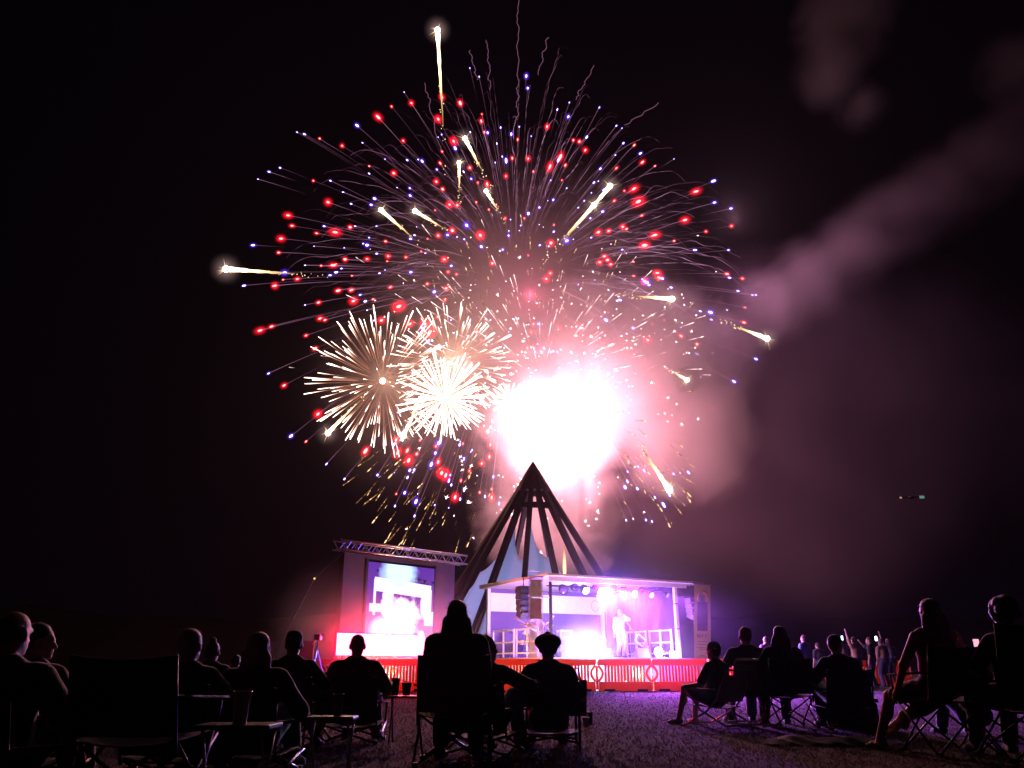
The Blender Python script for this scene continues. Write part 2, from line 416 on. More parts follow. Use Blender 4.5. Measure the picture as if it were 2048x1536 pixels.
MB().grid(sh(lambda u, v: pt(.36 + .28 * u, .775 + .08 * v, .006)), 3, 3).build('blue_print', surf('blue print', (.2, .25, .55), .6), o)
pm = surf('brown ink', (.25, .13, .1), .7)
for vv, x0, x1 in ((.262, .2, .72), (.225, .16, .84), (.185, .1, .86), (.165, .3, .7), (.09, .35, .66), (.07, .2, .8)):
    k = x0
    while k < x1:                                 # a line of far-off small print
        w_ = R.uniform(.04, .12)
        MB().grid(sh(lambda u, v: pt(k + w_ * u, vv + .008 * v, .006)), 1, 1).build('print_mark', pm, o); k += w_ + .03
tx = bpy.data.curves.new('heading', 'FONT'); tx.body = 'BAY 7'; tx.size = .17; tx.align_x = 'CENTER'; tx.extrude = .002
tx.materials.append(pm)
th0 = link('heading_print', tx); th0.data.offset = .004; bpy.context.view_layer.update()
tme = bpy.data.meshes.new_from_object(th0.evaluated_get(bpy.context.evaluated_depsgraph_get())); bpy.data.objects.remove(th0)
th = link('heading_print', tme, o)
ex_, ez_ = (pt(1, .3) - pt(0, .3)).normalized(), (pt(.5, .6) - pt(.5, .3)).normalized()
th.matrix_local = Matrix((( *ex_, 0), (*ez_, 0), (*ex_.cross(ez_), 0), (0, 0, 0, 1))).transposed()
th.location = pt(.45, .315, .012) - o.location
m_ban2, nt = new_mat('translucent banner cloth'); p = nt.nodes['Principled BSDF']; p.inputs['Base Color'].default_value = (.5, .42, .45, 1); p.inputs['Roughness'].default_value = .8; p.inputs['Alpha'].default_value = .62
o, sh, pt = hanging_banner('hanging_banner', 1057, 1087, 1152, 1326, -.3, 'thin see-through banner with faded picture at the dark front post', (m_ban2,))
MB().grid(sh(lambda u, v: pt(.12 + .76 * u, .50 + .24 * v, .006)), 4, 8).build('picture_print', surf('faded red print', (.22, .1, .12), .7, 0, .4, 6), o)
MB().grid(sh(lambda u, v: pt(.12 + .76 * u, .76 + .2 * v, .006)), 4, 8).build('picture_print', surf('grey print', (.3, .28, .36), .7, 0, .4, 6), o)
# bracket frame that carries the left banner
bxl = to_stage(stage_at(1056, 1152, -.3))[0]
for z in (TOP + .09, 2.95): MB().tube([(0, 0, z), (bxl, -.3, z)], .02, 5).build('banner_bracket', M['alu'], stage)

# line-array speakers
def line_array(u, v0, v1, y, n, label, mat, curve):
    top = stage_at(u, v0, y); bot = stage_at(u, v1, y); x, yy = to_stage(top)
    o = thing('line_array_speaker', label, 'loudspeaker', SP(x, yy, top.z), STAGE_A)
    h = (top.z - bot.z) / n
    MB().box((0, 0, .03), (.4, .4, .05)).build('fly_frame', M['darkmetal'], o)
    MB().tube([(0, 0, .03), (0, 0, TOP - top.z)], .02, 6).build('hanging_chain', M['darkmetal'], o)
    for k in range(n):
        a = curve * k; zc = -h * (k + .5); q = Matrix.Rotation(a, 3, 'X')
        b = MB().box((0, -.05 * k * curve * 4, zc), (.5, .34, h * .9), q).build('speaker_box', mat, o, bevel=.01)
        MB().box((0, -.05 * k * curve * 4 - .175, zc), (.42, .012, h * .66), q).build('grille', M['black'], b)
line_array(1047, 1176, 1236, .9, 5, 'dark line array speaker hanging at the open left side of the stage', M['black'], .09)
line_array(1384, 1196, 1238, .15, 4, 'lilac-lit line array speaker beside the cream banner', surf('grey cabinet', (.4, .38, .45), .5), .12)

# ------------------------------------------------------------------ instruments and gear on stage
def drum_kit():
    b = SP(1.15, 2.9, SF)
    o = thing('drum_kit', 'white drum kit on the stage behind the blinding floor light', 'drum kit', b, STAGE_A)
    sh_ = surf('drum shell', (.7, .68, .7), .3); sk = surf('drum skin', (.8, .8, .78), .5)
    def drum(name, c, r, h, rot=None):
        d = MB().lathe([(r, -h / 2), (r, h / 2)], 20, c, rot).build(name, sh_, o, True)
        for s_ in (-1, 1):
            MB().lathe([(r + .008, s_ * h / 2 - .012), (r + .008, s_ * h / 2 + .012), (r * .98, s_ * h / 2 + .006), (.0001, s_ * h / 2 + .004)], 20, c, rot).build('drum_head', sk, d, True)
    drum('bass_drum', (0, 0, .3), .28, .4, Matrix.Rotation(rad(90), 3, 'X'))
    drum('tom_drum', (-.2, 0, .75), .15, .2, Matrix.Rotation(rad(15), 3, 'X')); drum('tom_drum', (.18, 0, .75), .15, .2, Matrix.Rotation(rad(15), 3, 'X'))
    drum('floor_tom', (.55, .35, .4), .2, .36); drum('snare_drum', (-.4, .45, .55), .18, .14)
    for (x, y, z) in ((-.55, .1, 1.15), (.6, .05, 1.2), (-.75, .5, .9)):
        MB().lathe([(.0001, .03), (.04, .025), (.2, 0), (.198, -.004), (.0001, .018)], 20, (x, y, z), Matrix.Rotation(rad(12), 3, 'X')).build('cymbal', surf('brass', (.8, .6, .25), .25, 1), o, True)
        st = MB().tube([(x, y, z), (x, y, .3)], .012, 5)
        for k in range(3): st.tube([(x, y, .3), (x + .22 * math.cos(k * 2.1), y + .22 * math.sin(k * 2.1), 0)], .01, 4)
        st.build('cymbal_stand', M['steel'], o)
drum_kit()
def amp(x, y, w, h, label, extra=0):
    o = thing('amplifier', label, 'amplifier', SP(x, y, SF + extra), STAGE_A)
    MB().span((-w / 2, -.17, 0), (w / 2, .17, h)).build('cabinet', surf('pale tolex', (.55, .52, .56), .6), o, bevel=.015)
    MB().span((-w / 2 + .04, -.186, .04), (w / 2 - .04, -.172, h * .74)).build('grille', surf('grille cloth', (.3, .28, .32), .8), o)
    MB().span((-w / 2 + .04, -.184, h * .8), (w / 2 - .04, -.172, h - .04)).build('control_panel', M['steel'], o)
    MB().tube([(-.09, 0, h + .002), (-.08, 0, h + .03), (.08, 0, h + .03), (.09, 0, h + .002)], .01, 5).build('handle', M['black'], o)
amp(2.75, 3.6, .6, .75, 'tall pale amplifier cabinet behind the singer'); amp(2.75, 3.6, .58, .3, 'small amplifier head on top of the tall pale cabinet', .752)
amp(3.5, 3.9, .55, .6, 'pale amplifier right behind the standing singer')
def monitor(u, y, label, rz=0):
    x, yy = to_stage(stage_at(u, 1318, y))
    o = thing('stage_monitor', label, 'monitor speaker', SP(x, yy, SF), STAGE_A + rz)
    t = MB().add([(-.28, -.2, 0), (.28, -.2, 0), (.28, .2, 0), (-.28, .2, 0), (-.28, -.12, .34), (.28, -.12, .34), (.28, .2, .1), (-.28, .2, .1)],
                 [(0, 3, 2, 1), (4, 5, 6, 7), (0, 1, 5, 4), (1, 2, 6, 5), (2, 3, 7, 6), (3, 0, 4, 7)])
    t.build('cabinet', surf('monitor paint', (.16, .14, .2), .5), o, bevel=.01)
    MB().add([(-.24, -.09, .335), (.24, -.09, .335), (.24, .17, .13), (-.24, .17, .13)], [(0, 1, 2, 3)]).build('grille', M['black'], o)
monitor(1207, .5, 'dark wedge monitor just left of the singer'); monitor(1283, .45, 'wedge monitor on the floor right of the singer')
def mic_stand(x, y, tip, label):
    o = thing('microphone_stand', label, 'microphone stand', SP(x, y, SF), STAGE_A)
    t = MB().tube([(0, 0, 0.03), (0, 0, 1.15)], .014, 6).tube([(.12, 0, .95), (0, 0, 1.12), (*tip[:2], tip[2] - .02)], .011, 6)
    t.build('pole', M['steel'], o)
    for k in range(3): MB().tube([(0, 0, .16), (.28 * math.cos(k * 2.09), .28 * math.sin(k * 2.09), .008)], .011, 5).build('leg', M['steel'], o)
    MB().ball((tip[0], tip[1], tip[2] + .05), (.03, .03, .035)).build('microphone', M['whitepaint'], o, True)
mic_stand(3.95, .9, (-.42, .05, 1.55), 'boom microphone stand right of the singer')
mic_stand(.55, 1.3, (.3, -.05, 1.35), 'microphone stand near the dark front post')
def tilted_stand(x, y, label):
    o = thing('music_stand', label, 'music stand', SP(x, y, SF), STAGE_A)
    MB().tube([(0, 0, .02), (.05, 0, .55)], .015, 6).build('pole', M['whitepaint'], o)
    for k in range(3): MB().tube([(0, 0, .12), (.22 * math.cos(k * 2.09 + .4), .22 * math.sin(k * 2.09 + .4), .008)], .014, 5).build('leg', M['whitepaint'], o)
    f = MB(); q = Matrix.Rotation(rad(35), 3, 'Y'); c = Vector((-.12, 0, .62))
    for a, b in (((-.2, .14), (.2, .14)), ((.2, .14), (.2, -.14)), ((.2, -.14), (-.2, -.14)), ((-.2, -.14), (-.2, .14))):
        f.bar(c + q @ Vector((a[0], 0, a[1])), c + q @ Vector((b[0], 0, b[1])), .04)
    f.build('tray_frame', M['whitepaint'], o)
tilted_stand(4.45, .8, 'tilted white music stand frame beside the right railing')

# ------------------------------------------------------------------ video screen on the left
A = at(673, 1330, 26.6); B = at(905, 1330, 30.3); A.z = B.z = 0
va = math.atan2(B.y - A.y, B.x - A.x); VL = (B - A).length
vdir = (B - A).normalized(); vn = Vector((vdir.y, -vdir.x, 0))
def on_wall(u, v, off=0.):
    """(x, z) on the screen wall seen at (u, v)."""
    D = 28.
    for _ in range(30):
        P = at(u, v, D); e = (P - A - vn * off).dot(vn); D += e / max(.3, -vn.y + vn.x * 0) * .6
    P = at(u, v, D); return (P - A).dot(vdir), P.z
scr = thing('video_screen', 'large video screen wall showing the band under a slanted truss', 'screen', A, va)
x0, z0 = on_wall(727, 1291); x1, z1 = on_wall(868, 1138)
xl, zl = on_wall(690, 1104); ztop = zl
Mw = surf('screen surround', (.06, .04, .045), .6, 0, .35, 3)
def wall_piece(name, a, b, m, par=scr, y0=.0, y1=.25): return MB().span((a[0], y0, a[1]), (b[0], y1, b[1])).build(name, m, par)
wall_piece('surround_panel', (0.02, 1.3), (x0 - .12, ztop), Mw); wall_piece('surround_panel', (x1 + .12, 1.3), (VL, ztop), Mw)
wall_piece('surround_panel', (x0 - .118, z1 + .1), (x1 + .118, ztop), Mw); wall_piece('surround_panel', (x0 - .118, 1.3), (x1 + .118, z0 - .08), Mw)
wall_piece('screen_back', (0.02, .02), (VL, 1.295), M['black'], scr, .05, .3)
for (a, b) in (((x0 - .11, z0 - .07), (x0 - .02, z1 + .09)), ((x1 + .02, z0 - .07), (x1 + .11, z1 + .09))):
    MB().span((a[0], -.05, a[1]), (b[0], .04, b[1])).build('screen_frame', M['darkmetal'], scr)
def video_material():
    m, nt = new_mat('video picture'); nt.nodes.clear(); o = nt.nodes.new('ShaderNodeOutputMaterial'); e = nt.nodes.new('ShaderNodeEmission'); lk(nt, e.outputs[0], o.inputs[0])
    uv = nt.nodes.new('ShaderNodeUVMap'); sp = nt.nodes.new('ShaderNodeSeparateXYZ'); lk(nt, uv.outputs[0], sp.inputs[0]); U, V = sp.outputs[0], sp.outputs[1]
    n = nt.nodes.new('ShaderNodeTexNoise'); n.inputs['Scale'].default_value = 9; n.inputs['Detail'].default_value = 6; lk(nt, uv.outputs[0], n.inputs['Vector'])
    n3 = nt.nodes.new('ShaderNodeTexVoronoi'); n3.inputs['Scale'].default_value = 26; lk(nt, uv.outputs[0], n3.inputs['Vector'])
    def rect(a, b, c, d, sl=0.):
        Vs = mth(nt, 'ADD', V, mth(nt, 'MULTIPLY', U, sl))
        f = None
        for x in (mth(nt, 'GREATER_THAN', U, a), mth(nt, 'LESS_THAN', U, b), mth(nt, 'GREATER_THAN', Vs, c), mth(nt, 'LESS_THAN', Vs, d)):
            f = x if f is None else mth(nt, 'MULTIPLY', f, x)
        return f
    def disc(cx, cy, rx, ry, soft=.35, amp=.0):
        dx = mth(nt, 'DIVIDE', mth(nt, 'SUBTRACT', U, cx), rx); dy = mth(nt, 'DIVIDE', mth(nt, 'SUBTRACT', V, cy), ry)
        r_ = mth(nt, 'SQRT', mth(nt, 'ADD', mth(nt, 'MULTIPLY', dx, dx), mth(nt, 'MULTIPLY', dy, dy)))
        if amp: r_ = mth(nt, 'ADD', r_, mth(nt, 'MULTIPLY', mth(nt, 'SUBTRACT', n.outputs[0], .5), amp))
        return mth(nt, 'DIVIDE', mth(nt, 'SUBTRACT', 1 + soft, r_), soft, clamp=True)
    white = rect(.10, .955, .66, .83, .06)
    for s_ in (rect(.09, .125, .36, .80), rect(.93, .965, .3, .72), rect(.04, .42, .40, .50), rect(.86, 1., .26, .44),
               disc(.30, .60, .075, .075, .2), disc(.3, .47, .09, .12, .3, .4), disc(.87, .5, .07, .14, .3, .3),
               disc(.53, .36, .22, .22, .3, 1.4), disc(.24, .19, .14, .12, .5), disc(.56, .12, .12, .22, .4, .9), disc(.82, .12, .05, .07, .3)):
        white = mth(nt, 'MAXIMUM', white, s_)
    glare = disc(.45, .90, .16, .15, .9, .8)
    pink = disc(.45, .0, .7, .3, .8)
    rig = rect(.12, 1., .85, .93, .1)
    c1 = nt.nodes.new('ShaderNodeMix'); c1.data_type = 'RGBA'; c1.inputs[6].default_value = (.11, .03, .32, 1); c1.inputs[7].default_value = (.75, .2, .5, 1); lk(nt, pink, c1.inputs[0])
    c2 = nt.nodes.new('ShaderNodeMix'); c2.data_type = 'RGBA'; c2.inputs[7].default_value = (.02, .01, .06, 1); lk(nt, c1.outputs[2], c2.inputs[6]); lk(nt, mth(nt, 'MULTIPLY', rig, mth(nt, 'GREATER_THAN', n.outputs[0], .47)), c2.inputs[0])
    c3 = nt.nodes.new('ShaderNodeMix'); c3.data_type = 'RGBA'; c3.inputs[7].default_value = (1.1, .85, 1.4, 1); lk(nt, c2.outputs[2], c3.inputs[6]); lk(nt, white, c3.inputs[0])
    c4 = nt.nodes.new('ShaderNodeMix'); c4.data_type = 'RGBA'; c4.inputs[7].default_value = (.7, 1.0, 1.7, 1); lk(nt, c3.outputs[2], c4.inputs[6]); lk(nt, glare, c4.inputs[0])
    lk(nt, c4.outputs[2], e.inputs[0]); e.inputs[1].default_value = 1.25
    return m
b = MB().add([(x0, -.03, z0), (x1, -.03, z0), (x1, -.03, z1), (x0, -.03, z1), (x0, .03, z0), (x1, .03, z0), (x1, .03, z1), (x0, .03, z1)],
             [(0, 1, 2, 3), (4, 7, 6, 5), (0, 4, 5, 1), (1, 5, 6, 2), (2, 6, 7, 3), (3, 7, 4, 0)])
d = b.build('display', video_material(), scr); uvl = d.data.uv_layers.new(name='UVMap')
for pl in d.data.polygons:
    for li in pl.loop_indices:
        v_ = d.data.vertices[d.data.loops[li].vertex_index].co
        uvl.data[li].uv = ((v_.x - x0) / (x1 - x0), (v_.z - z0) / (z1 - z0))
# truss along the top of the wall
xa, za = on_wall(656, 1101, .3); xb, zb_ = on_wall(930, 1128, .3); 
tr = thing('roof_truss', 'pink-lit triangular truss lying along the top of the video screen', 'truss', A, va)
hT = .30; zT = max(ztop + .04, za)
xb = VL + .35; xa = -.38
for (y, z, nm) in ((-.3, zT, 'lower_chord'), (.1, zT, 'lower_chord'), (-.3, zT + hT, 'upper_chord'), (.1, zT + hT, 'upper_chord')):
    MB().tube([(xa, y, z), (xb, y, z)], .03, 8).build(nm, M['alu'], tr, True)
nb = 26
for y in (-.3, .1):
    for k in range(nb):
        xx, xx2 = xa + (xb - xa) * k / nb, xa + (xb - xa) * (k + 1) / nb
        MB().tube([(xx, y, zT + (0 if k % 2 else hT)), (xx2, y, zT + (hT if k % 2 else 0))], .014, 5).build('brace', M['alu'], tr)
for k in range(0, nb + 1, 2):
    xx = xa + (xb - xa) * k / nb
    MB().tube([(xx, -.3, zT), (xx, .1, zT)], .013, 5).build('cross_brace', M['alu'], tr)
# bright light panel below
bx0, bz0 = on_wall(673, 1310, .5); bx1, bz1 = on_wall(850, 1272, .5)
lp = thing('light_panel', 'overexposed white light panel below the video screen', 'light panel', A + vn * .5, va)
MB().span((bx0 - .02, .03, bz0 - .02), (bx1 + .02, .12, bz1 + .02)).build('casing', M['darkmetal'], lp)
nseg = 6
lpm = glow('panel light', (1, .014, .06), 130)
for k in range(nseg):
    MB().span((bx0 + (bx1 - bx0) * k / nseg, -.0, bz0), (bx0 + (bx1 - bx0) * (k + 1) / nseg - .002, .028, bz1)).build('light_tile', lpm, lp)
for xx in (bx0 + .3, (bx0 + bx1) / 2, bx1 - .3): MB().span((xx - .04, .04, 0), (xx + .04, .1, bz0 - .021)).build('leg', M['darkmetal'], lp)
x_, z_ = on_wall(895, 1290, .5)
o = thing('side_lamp', 'white lamp glaring from behind the long-haired person', 'floodlight', A + vn * .6 + vdir * on_wall(884, 1290, .6)[0], va)
zz = on_wall(884, 1285, .6)[1]
MB().tube([(0, .1, 0), (0, .1, zz - .1)], .025, 6).build('stand', M['darkmetal'], o)
MB().span((-.3, .02, zz - .35), (.3, .14, zz + .32)).build('housing', M['black'], o, bevel=.02)
MB().span((-.27, -.0, zz - .32), (.27, .018, zz + .29)).build('lens', glow('side lamp lens', (.75, .7, 1), 14), o)

# guy wire, lantern and tripod at the left of the screen
q0 = at(629, 1157, 27.5); q1 = ground_at(548, 1385); q1 = Vector((at(520, 1330, 27.5).x, 27.5, 0))
o = thing('guy_wire', 'thin guy wire slanting down left of the video screen', 'wire', (0, 0, 0))
tp = A + Vector((0, 0, ztop))
MB().tube([q1, q0, tp], .008, 4).build('cable', M['steel'], o)
MB().ball(q0, .035).build('beacon', glow('beacon', (1, .6, .2), 1.6), o, True)
MB().tube([q1, q1 + Vector((0, 0, .25))], .02, 5).build('stake', M['steel'], o)
c = at(632, 1330, 24.5); hz_ = at(632, 1280, 24.5).z
o = thing('camera_tripod', 'pink-lit camera tripod standing left of the white light panel', 'tripod', (c.x, 24.5, 0))
MB().tube([(0, 0, .75), (0, 0, hz_)], .025, 6).build('centre_column', M['alu'], o)
for k in range(3): MB().tube([(0, 0, hz_ - .25), (.36 * math.cos(k * 2.09 + .3), .36 * math.sin(k * 2.09 + .3), 0)], .018, 5).build('leg', M['alu'], o)
cm = MB().span((-.09, -.14, hz_), (.09, .14, hz_ + .16)).build('camera_body', M['whitepaint'], o, bevel=.01)
MB().lathe([(.06, 0), (.065, .1), (.05, .12), (.0001, .12)], 12, (0, .14, hz_ + .08), Matrix.Rotation(rad(-90), 3, 'X')).build('camera_lens', M['black'], cm)
MB().box((.13, -.02, hz_ + .14), (.07, .02, .11), Matrix.Rotation(.5, 3, 'Y')).build('viewfinder', M['whitepaint'], o)
MB().tube([(0, -.1, hz_), (-.1, -.3, hz_ - .12)], .012, 5).build('pan_handle', M['alu'], o)
c = at(604, 1330, 25.5); h1 = at(604, 1281, 25.5).z
o = thing('equipment_case', 'brown road case on a stand behind the man in a cap', 'case', (c.x, 25.5, 0), .2)
MB().span((-.3, -.2, h1 - .55), (.3, .2, h1)).build('case_body', surf('brown case', (.2, .13, .09), .5), o, bevel=.015)
for sx in (-1, 1): MB().span((sx * .3 - .012, -.215, h1 - .56), (sx * .3 + .012, .215, h1 + .01)).build('edge_rail', M['alu'], o)
for sx in (-.25, .25):
    for sy in (-.15, .15): MB().span((sx - .02, sy - .02, 0), (sx + .02, sy + .02, h1 - .552)).build('leg', M['darkmetal'], o)

# ------------------------------------------------------------------ tepee frame behind the stage
TD = 48.0
ap = at(1066, 939, TD); tH = ap.z; tR = 7.9 * tH / 12.4
tep = thing('tepee_frame', 'tall dark red tepee frame of steel beams with pale sails', 'tepee', (ap.x, TD, 0))
angs = [29, 53, 76, 98, 121, 144, 160, 176]
def tp_pt(a, h, r=1.0):                      # a: 90 faces the camera
    a = rad(a); k = (1 - h / tH) * tR * r
    return Vector((k * math.cos(a), -k * math.sin(a), h))
for a in angs + [-70, -110]:
    p, q = tp_pt(a, 0), tp_pt(a, tH - .12)
    d = (q - p).normalized(); outw = Vector((math.cos(rad(a)), -math.sin(rad(a)), 0))
    q = q + outw * .12
    x = d.cross(outw).normalized(); z = x.cross(d)
    m3 = Matrix((x, d, z)).transposed(); L = (q - p).length; c = (p + q) / 2
    bm = MB().box(c, (.10, L, .24), m3)
    for s_ in (-1, 1): bm.box(c + z * s_ * .14, (.27, L, .05), m3)
    bm.build('beam', M['beam'], tep)
for hh, w in ((tH * .795, .34),):
    ring = [tp_pt(a, hh, 1.0) for a in np.linspace(20, 185, 14)]
    for i in range(len(ring) - 1): MB().bar(ring[i], ring[i + 1], .2, w).build('ring_beam', M['beam'], tep)
kc = tR / tH; MB().lathe([(.005, tH + .55), (.3 * kc + .22, tH - .1), (kc * .12 * tH + .27, tH * .88), (kc * .12 * tH - .1, tH * .875)], 16).build('apex_cap', M['beam'], tep)
# cloud of sails between beams: concave upper edges
def hfrac(v, D=TD - 3): return at(1066, v, D).z / tH
SAILS = [(53, 76, (.40, .43, .53)), (76, 98, (.53, .57, .75)), (98, 121, (.52, .55, .72)), (121, 144, (.72, .54, .47)), (144, 160, (.47, .40, .36)), (160, 176, (.36, .28, .22))]
for (a0, a1, hs_) in SAILS:
    def fn(u, v, a0=a0, a1=a1, hs_=hs_):
        top = hs_[0] * (1 - u) * (1 - 2 * u) + hs_[1] * 4 * u * (1 - u) + hs_[2] * u * (2 * u - 1)
        return tp_pt(a0 + (a1 - a0) * u, (.02 + (top - .02) * v) * tH, .93 - .05 * 4 * u * (1 - u))
    s_ = MB().grid(fn, 12, 16).build('sail', M['sail'], tep, True)
    so = s_.modifiers.new('Solidify', 'SOLIDIFY'); so.thickness = .01
def added_uplight(x, y, label, tgt, e):  # lamp added inside the frame to brighten the sails
    o = thing('added_uplight', label, 'floodlight', (ap.x + x, TD + y, 0))
    MB().box((0, 0, .12), (.3, .25, .2), Matrix.Rotation(.5, 3, 'X')).build('housing', M['black'], o, bevel=.02)
    MB().box((0, -.0, .235), (.24, .19, .02), Matrix.Rotation(.5, 3, 'X')).build('lens', glow('uplight lens', (.35, .5, 1), 5), o)
    lamp('beam', 'POINT', (0, 0, 1.2), e, (.42, .5, 1), o, .15)
added_uplight(-.5, .5, 'blue lamp added on the grass inside the tepee frame', tep.location + Vector((-1.5, -3, 5)), 2600)

# ------------------------------------------------------------------ orange barriers
BD = ground_at(1024, 1382).y
def make_barrier(label):
    o = thing('plastic_barrier', label, 'barrier', (0, 0, 0), 0, 'orange barriers along the stage')
    L, H = 1.70 * BD / 26, .93
    e = .06
    b = MB()
    b.add([(-L / 2 + e, -.2, 0), (L / 2 - e, -.2, 0), (L / 2 - e, .2, 0), (-L / 2 + e, .2, 0), (-L / 2 + e, -.11, .27), (L / 2 - e, -.11, .27), (L / 2 - e, .11, .27), (-L / 2 + e, .11, .27)],
          [(0, 3, 2, 1), (4, 5, 6, 7), (0, 1, 5, 4), (1, 2, 6, 5), (2, 3, 7, 6), (3, 0, 4, 7)])
    b.build('base', M['orange'], o, bevel=.02)
    MB().span((-L / 2 + .02, -.1, .735), (L / 2 - .02, .1, H)).build('top_rail', M['orange'], o, bevel=.03)
    n = 13
    for k in range(n):
        x = -L / 2 + .27 + (L - .54) * k / (n - 1)
        MB().box((x, 0, .502), (.062, .13, .466)).build('slat', M['orange'], o, bevel=.01)
    for s_ in (-1, 1):
        pts = [(s_ * (L / 2 - .04 - .14 * math.sin(math.pi * i / 10)), -.02, .275 + .455 * i / 10) for i in range(11)]
        MB().tube(pts, .04, 7).build('curved_rib', M['orange'], o, True)
        MB().span((min(s_ * (L / 2 - .03), s_ * (L / 2 - .005)), -.06, .05), (max(s_ * (L / 2 - .03), s_ * (L / 2 - .005)), .06, .735)).build('end_post', M['orange'], o)
    for s_ in (-.5, .5): MB().span((s_ - .16, -.203, .0), (s_ + .16, -.16, .06)).build('foot', M['black'], o)
    return o, L
names = ['orange barrier farthest left, by the man in the cap', 'orange barrier behind the bald seated man', 'orange barrier behind the pair of cups', 'orange barrier hidden mostly by the long-haired person',
         'orange barrier between the long-haired person and the beret', 'orange barrier behind the seated person in a beret', 'orange barrier below the standing singer', 'orange barrier below the right stage railing', 'orange barrier at the foot of the cream banner']
bar0, BL = make_barrier(names[0])
pos = [(at(643 + 55 + 110 * k, 1330, BD).x, BD + .06 * math.sin(k * 2.3), .04 * math.sin(k * 1.7)) for k in range(-1, 7)]
pos += [(at(1468, 1330, BD + .25).x, BD + .3, .12)]
for k, (x, y, rz) in enumerate(pos):
    o = bar0 if k == 0 else copy_tree(bar0)
    o.location = (x, y, 0); o.rotation_euler = (0, 0, rz)
    o['label'] = names[k]
far = ['dim orange barrier beyond the man in the camp chair', 'dim orange barrier in front of the standing crowd']
for k in range(2):
    o = copy_tree(bar0); D = 33; o.location = (at(1690 + 95 * k, 1330, D).x, D + .3 * k, 0); o.rotation_euler = (0, 0, .1); o['label'] = far[k]; o['group'] = 'orange barriers along the crowd'
# added floodlights between barrier and stage, to brighten skirt and plastic
def added_skirt_light(u, label, e):
    x = at(u, 1330, BD + 1.1).x
    o = thing('added_floodlight', label, 'floodlight', (x, BD + 1.1, 0))
    MB().box((0, 0, .16), (.3, .12, .22), Matrix.Rotation(-.4, 3, 'X')).build('housing', M['black'], o, bevel=.02)
    MB().box((0, .07, .18), (.24, .02, .17), Matrix.Rotation(-.4, 3, 'X')).build('lens', glow('flood lens', (1, .75, .5), 4), o)
    lamp('beam', 'POINT', (0, .1, .5), e, (1, .5, .22), o, .1)
added_skirt_light(1000, 'added warm floodlight on the grass behind the middle barriers', 700)
added_skirt_light(1250, 'added warm floodlight on the grass behind the barrier below the singer', 700)
added_skirt_light(790, 'added warm floodlight on the grass behind the left barriers', 600)

# drone in the sky right of the burst
o = thing('drone', 'small dark drone with two lights hovering at the right', 'drone', at(1822, 995, 60))
MB().ball((0, 0, 0), (.25, .3, .1)).build('body', M['black'], o, True)
for k, (sx, sy) in enumerate(((-.75, .1), (.75, -.1), (-.5, .6), (.5, .6))):
    MB().tube([(0, 0, 0), (sx, sy, .05)], .03, 5).build('arm', M['black'], o)
    MB().lathe([(.0001, .12), (.28, .115), (.28, .105), (.0001, .1)], 12, (sx, sy, 0)).build('rotor', M['black'], o)
MB().box((-.75, .05, 0), (.16, .05, .12)).build('lamp', glow('drone lamp warm', (.8, .5, .4), .5), o)
MB().box((.75, -.15, 0), (.34, .05, .2)).build('lamp', glow('drone lamp green', (.25, .5, .42), .45), o)
# ------------------------------------------------------------------ fireworks
FD = 86.0                                       # distance of the display
PX = FD / F * 1.06                              # metres per photograph pixel near the burst
F_red = fire('red star fire', (1, .0, .02), (1, .12, .12), 8, 1)
F_blue = fire('violet star fire', (.12, .05, 1), (.55, .45, 1), 5.5, 1)
F_white = fire('white comet fire', (1, .6, .18), (1, .82, .62), 9, 1.5)
F_gold = fire('gold spark fire', (1, .42, .12), (1, .68, .35), 2.0, 1.2)
F_rayc = fire('orange to white ray fire', (1, .27, .1), (1, .8, .7), 9, 1.7)
F_trail = fire('faint spark and smoke trail', (.42, .12, .26), (.66, .36, .56), .5, 1, True)
F_crack = fire('crackle fire', (1, .6, .6), (1, .85, .85), 8, 1)
G_red = halo('red glowing gas', (1, .006, .02), 9, 3.8); G_blue = halo('violet glowing gas', (.14, .03, 1), 7.0, 3.4)  # bloom round stars and comets, put in as emitting balls
G_white = halo('pale glowing gas', (1, .62, .6), .3, 3)
def ico(n=1):
    import bmesh
    b = bmesh.new(); bmesh.ops.create_icosphere(b, subdivisions=n, radius=1.0)
    vs = [v.co.copy() for v in b.verts]; fs = [tuple(v.index for v in f.verts) for f in b.faces]; b.free(); return vs, fs
IV, IF = ico(2)
def star_mesh(name, m, el=1.5, hot=1.0):
    t = MB().add([Vector((v.x, v.y, v.z * el)) for v in IV], IF, [hot] * len(IV))
    me = t.mesh(name, m, True); a = me.attributes.new('burn_level', 'FLOAT', 'POINT'); a.data.foreach_set('value', t.h); return me
ME_red, ME_blue, ME_dot = star_mesh('star', F_red), star_mesh('star', F_blue, 1.7), star_mesh('star', F_white, 1.2, .8)
def halo_mesh(name, m): 
    return MB().add(IV, IF).mesh(name, m, True)
MG_red, MG_blue, MG_white = halo_mesh('glow', G_red), halo_mesh('glow', G_blue), halo_mesh('glow', G_white)
Z7 = lambda L: [(480 + x / 2.4976, y / 2.4976) for x, y in L]
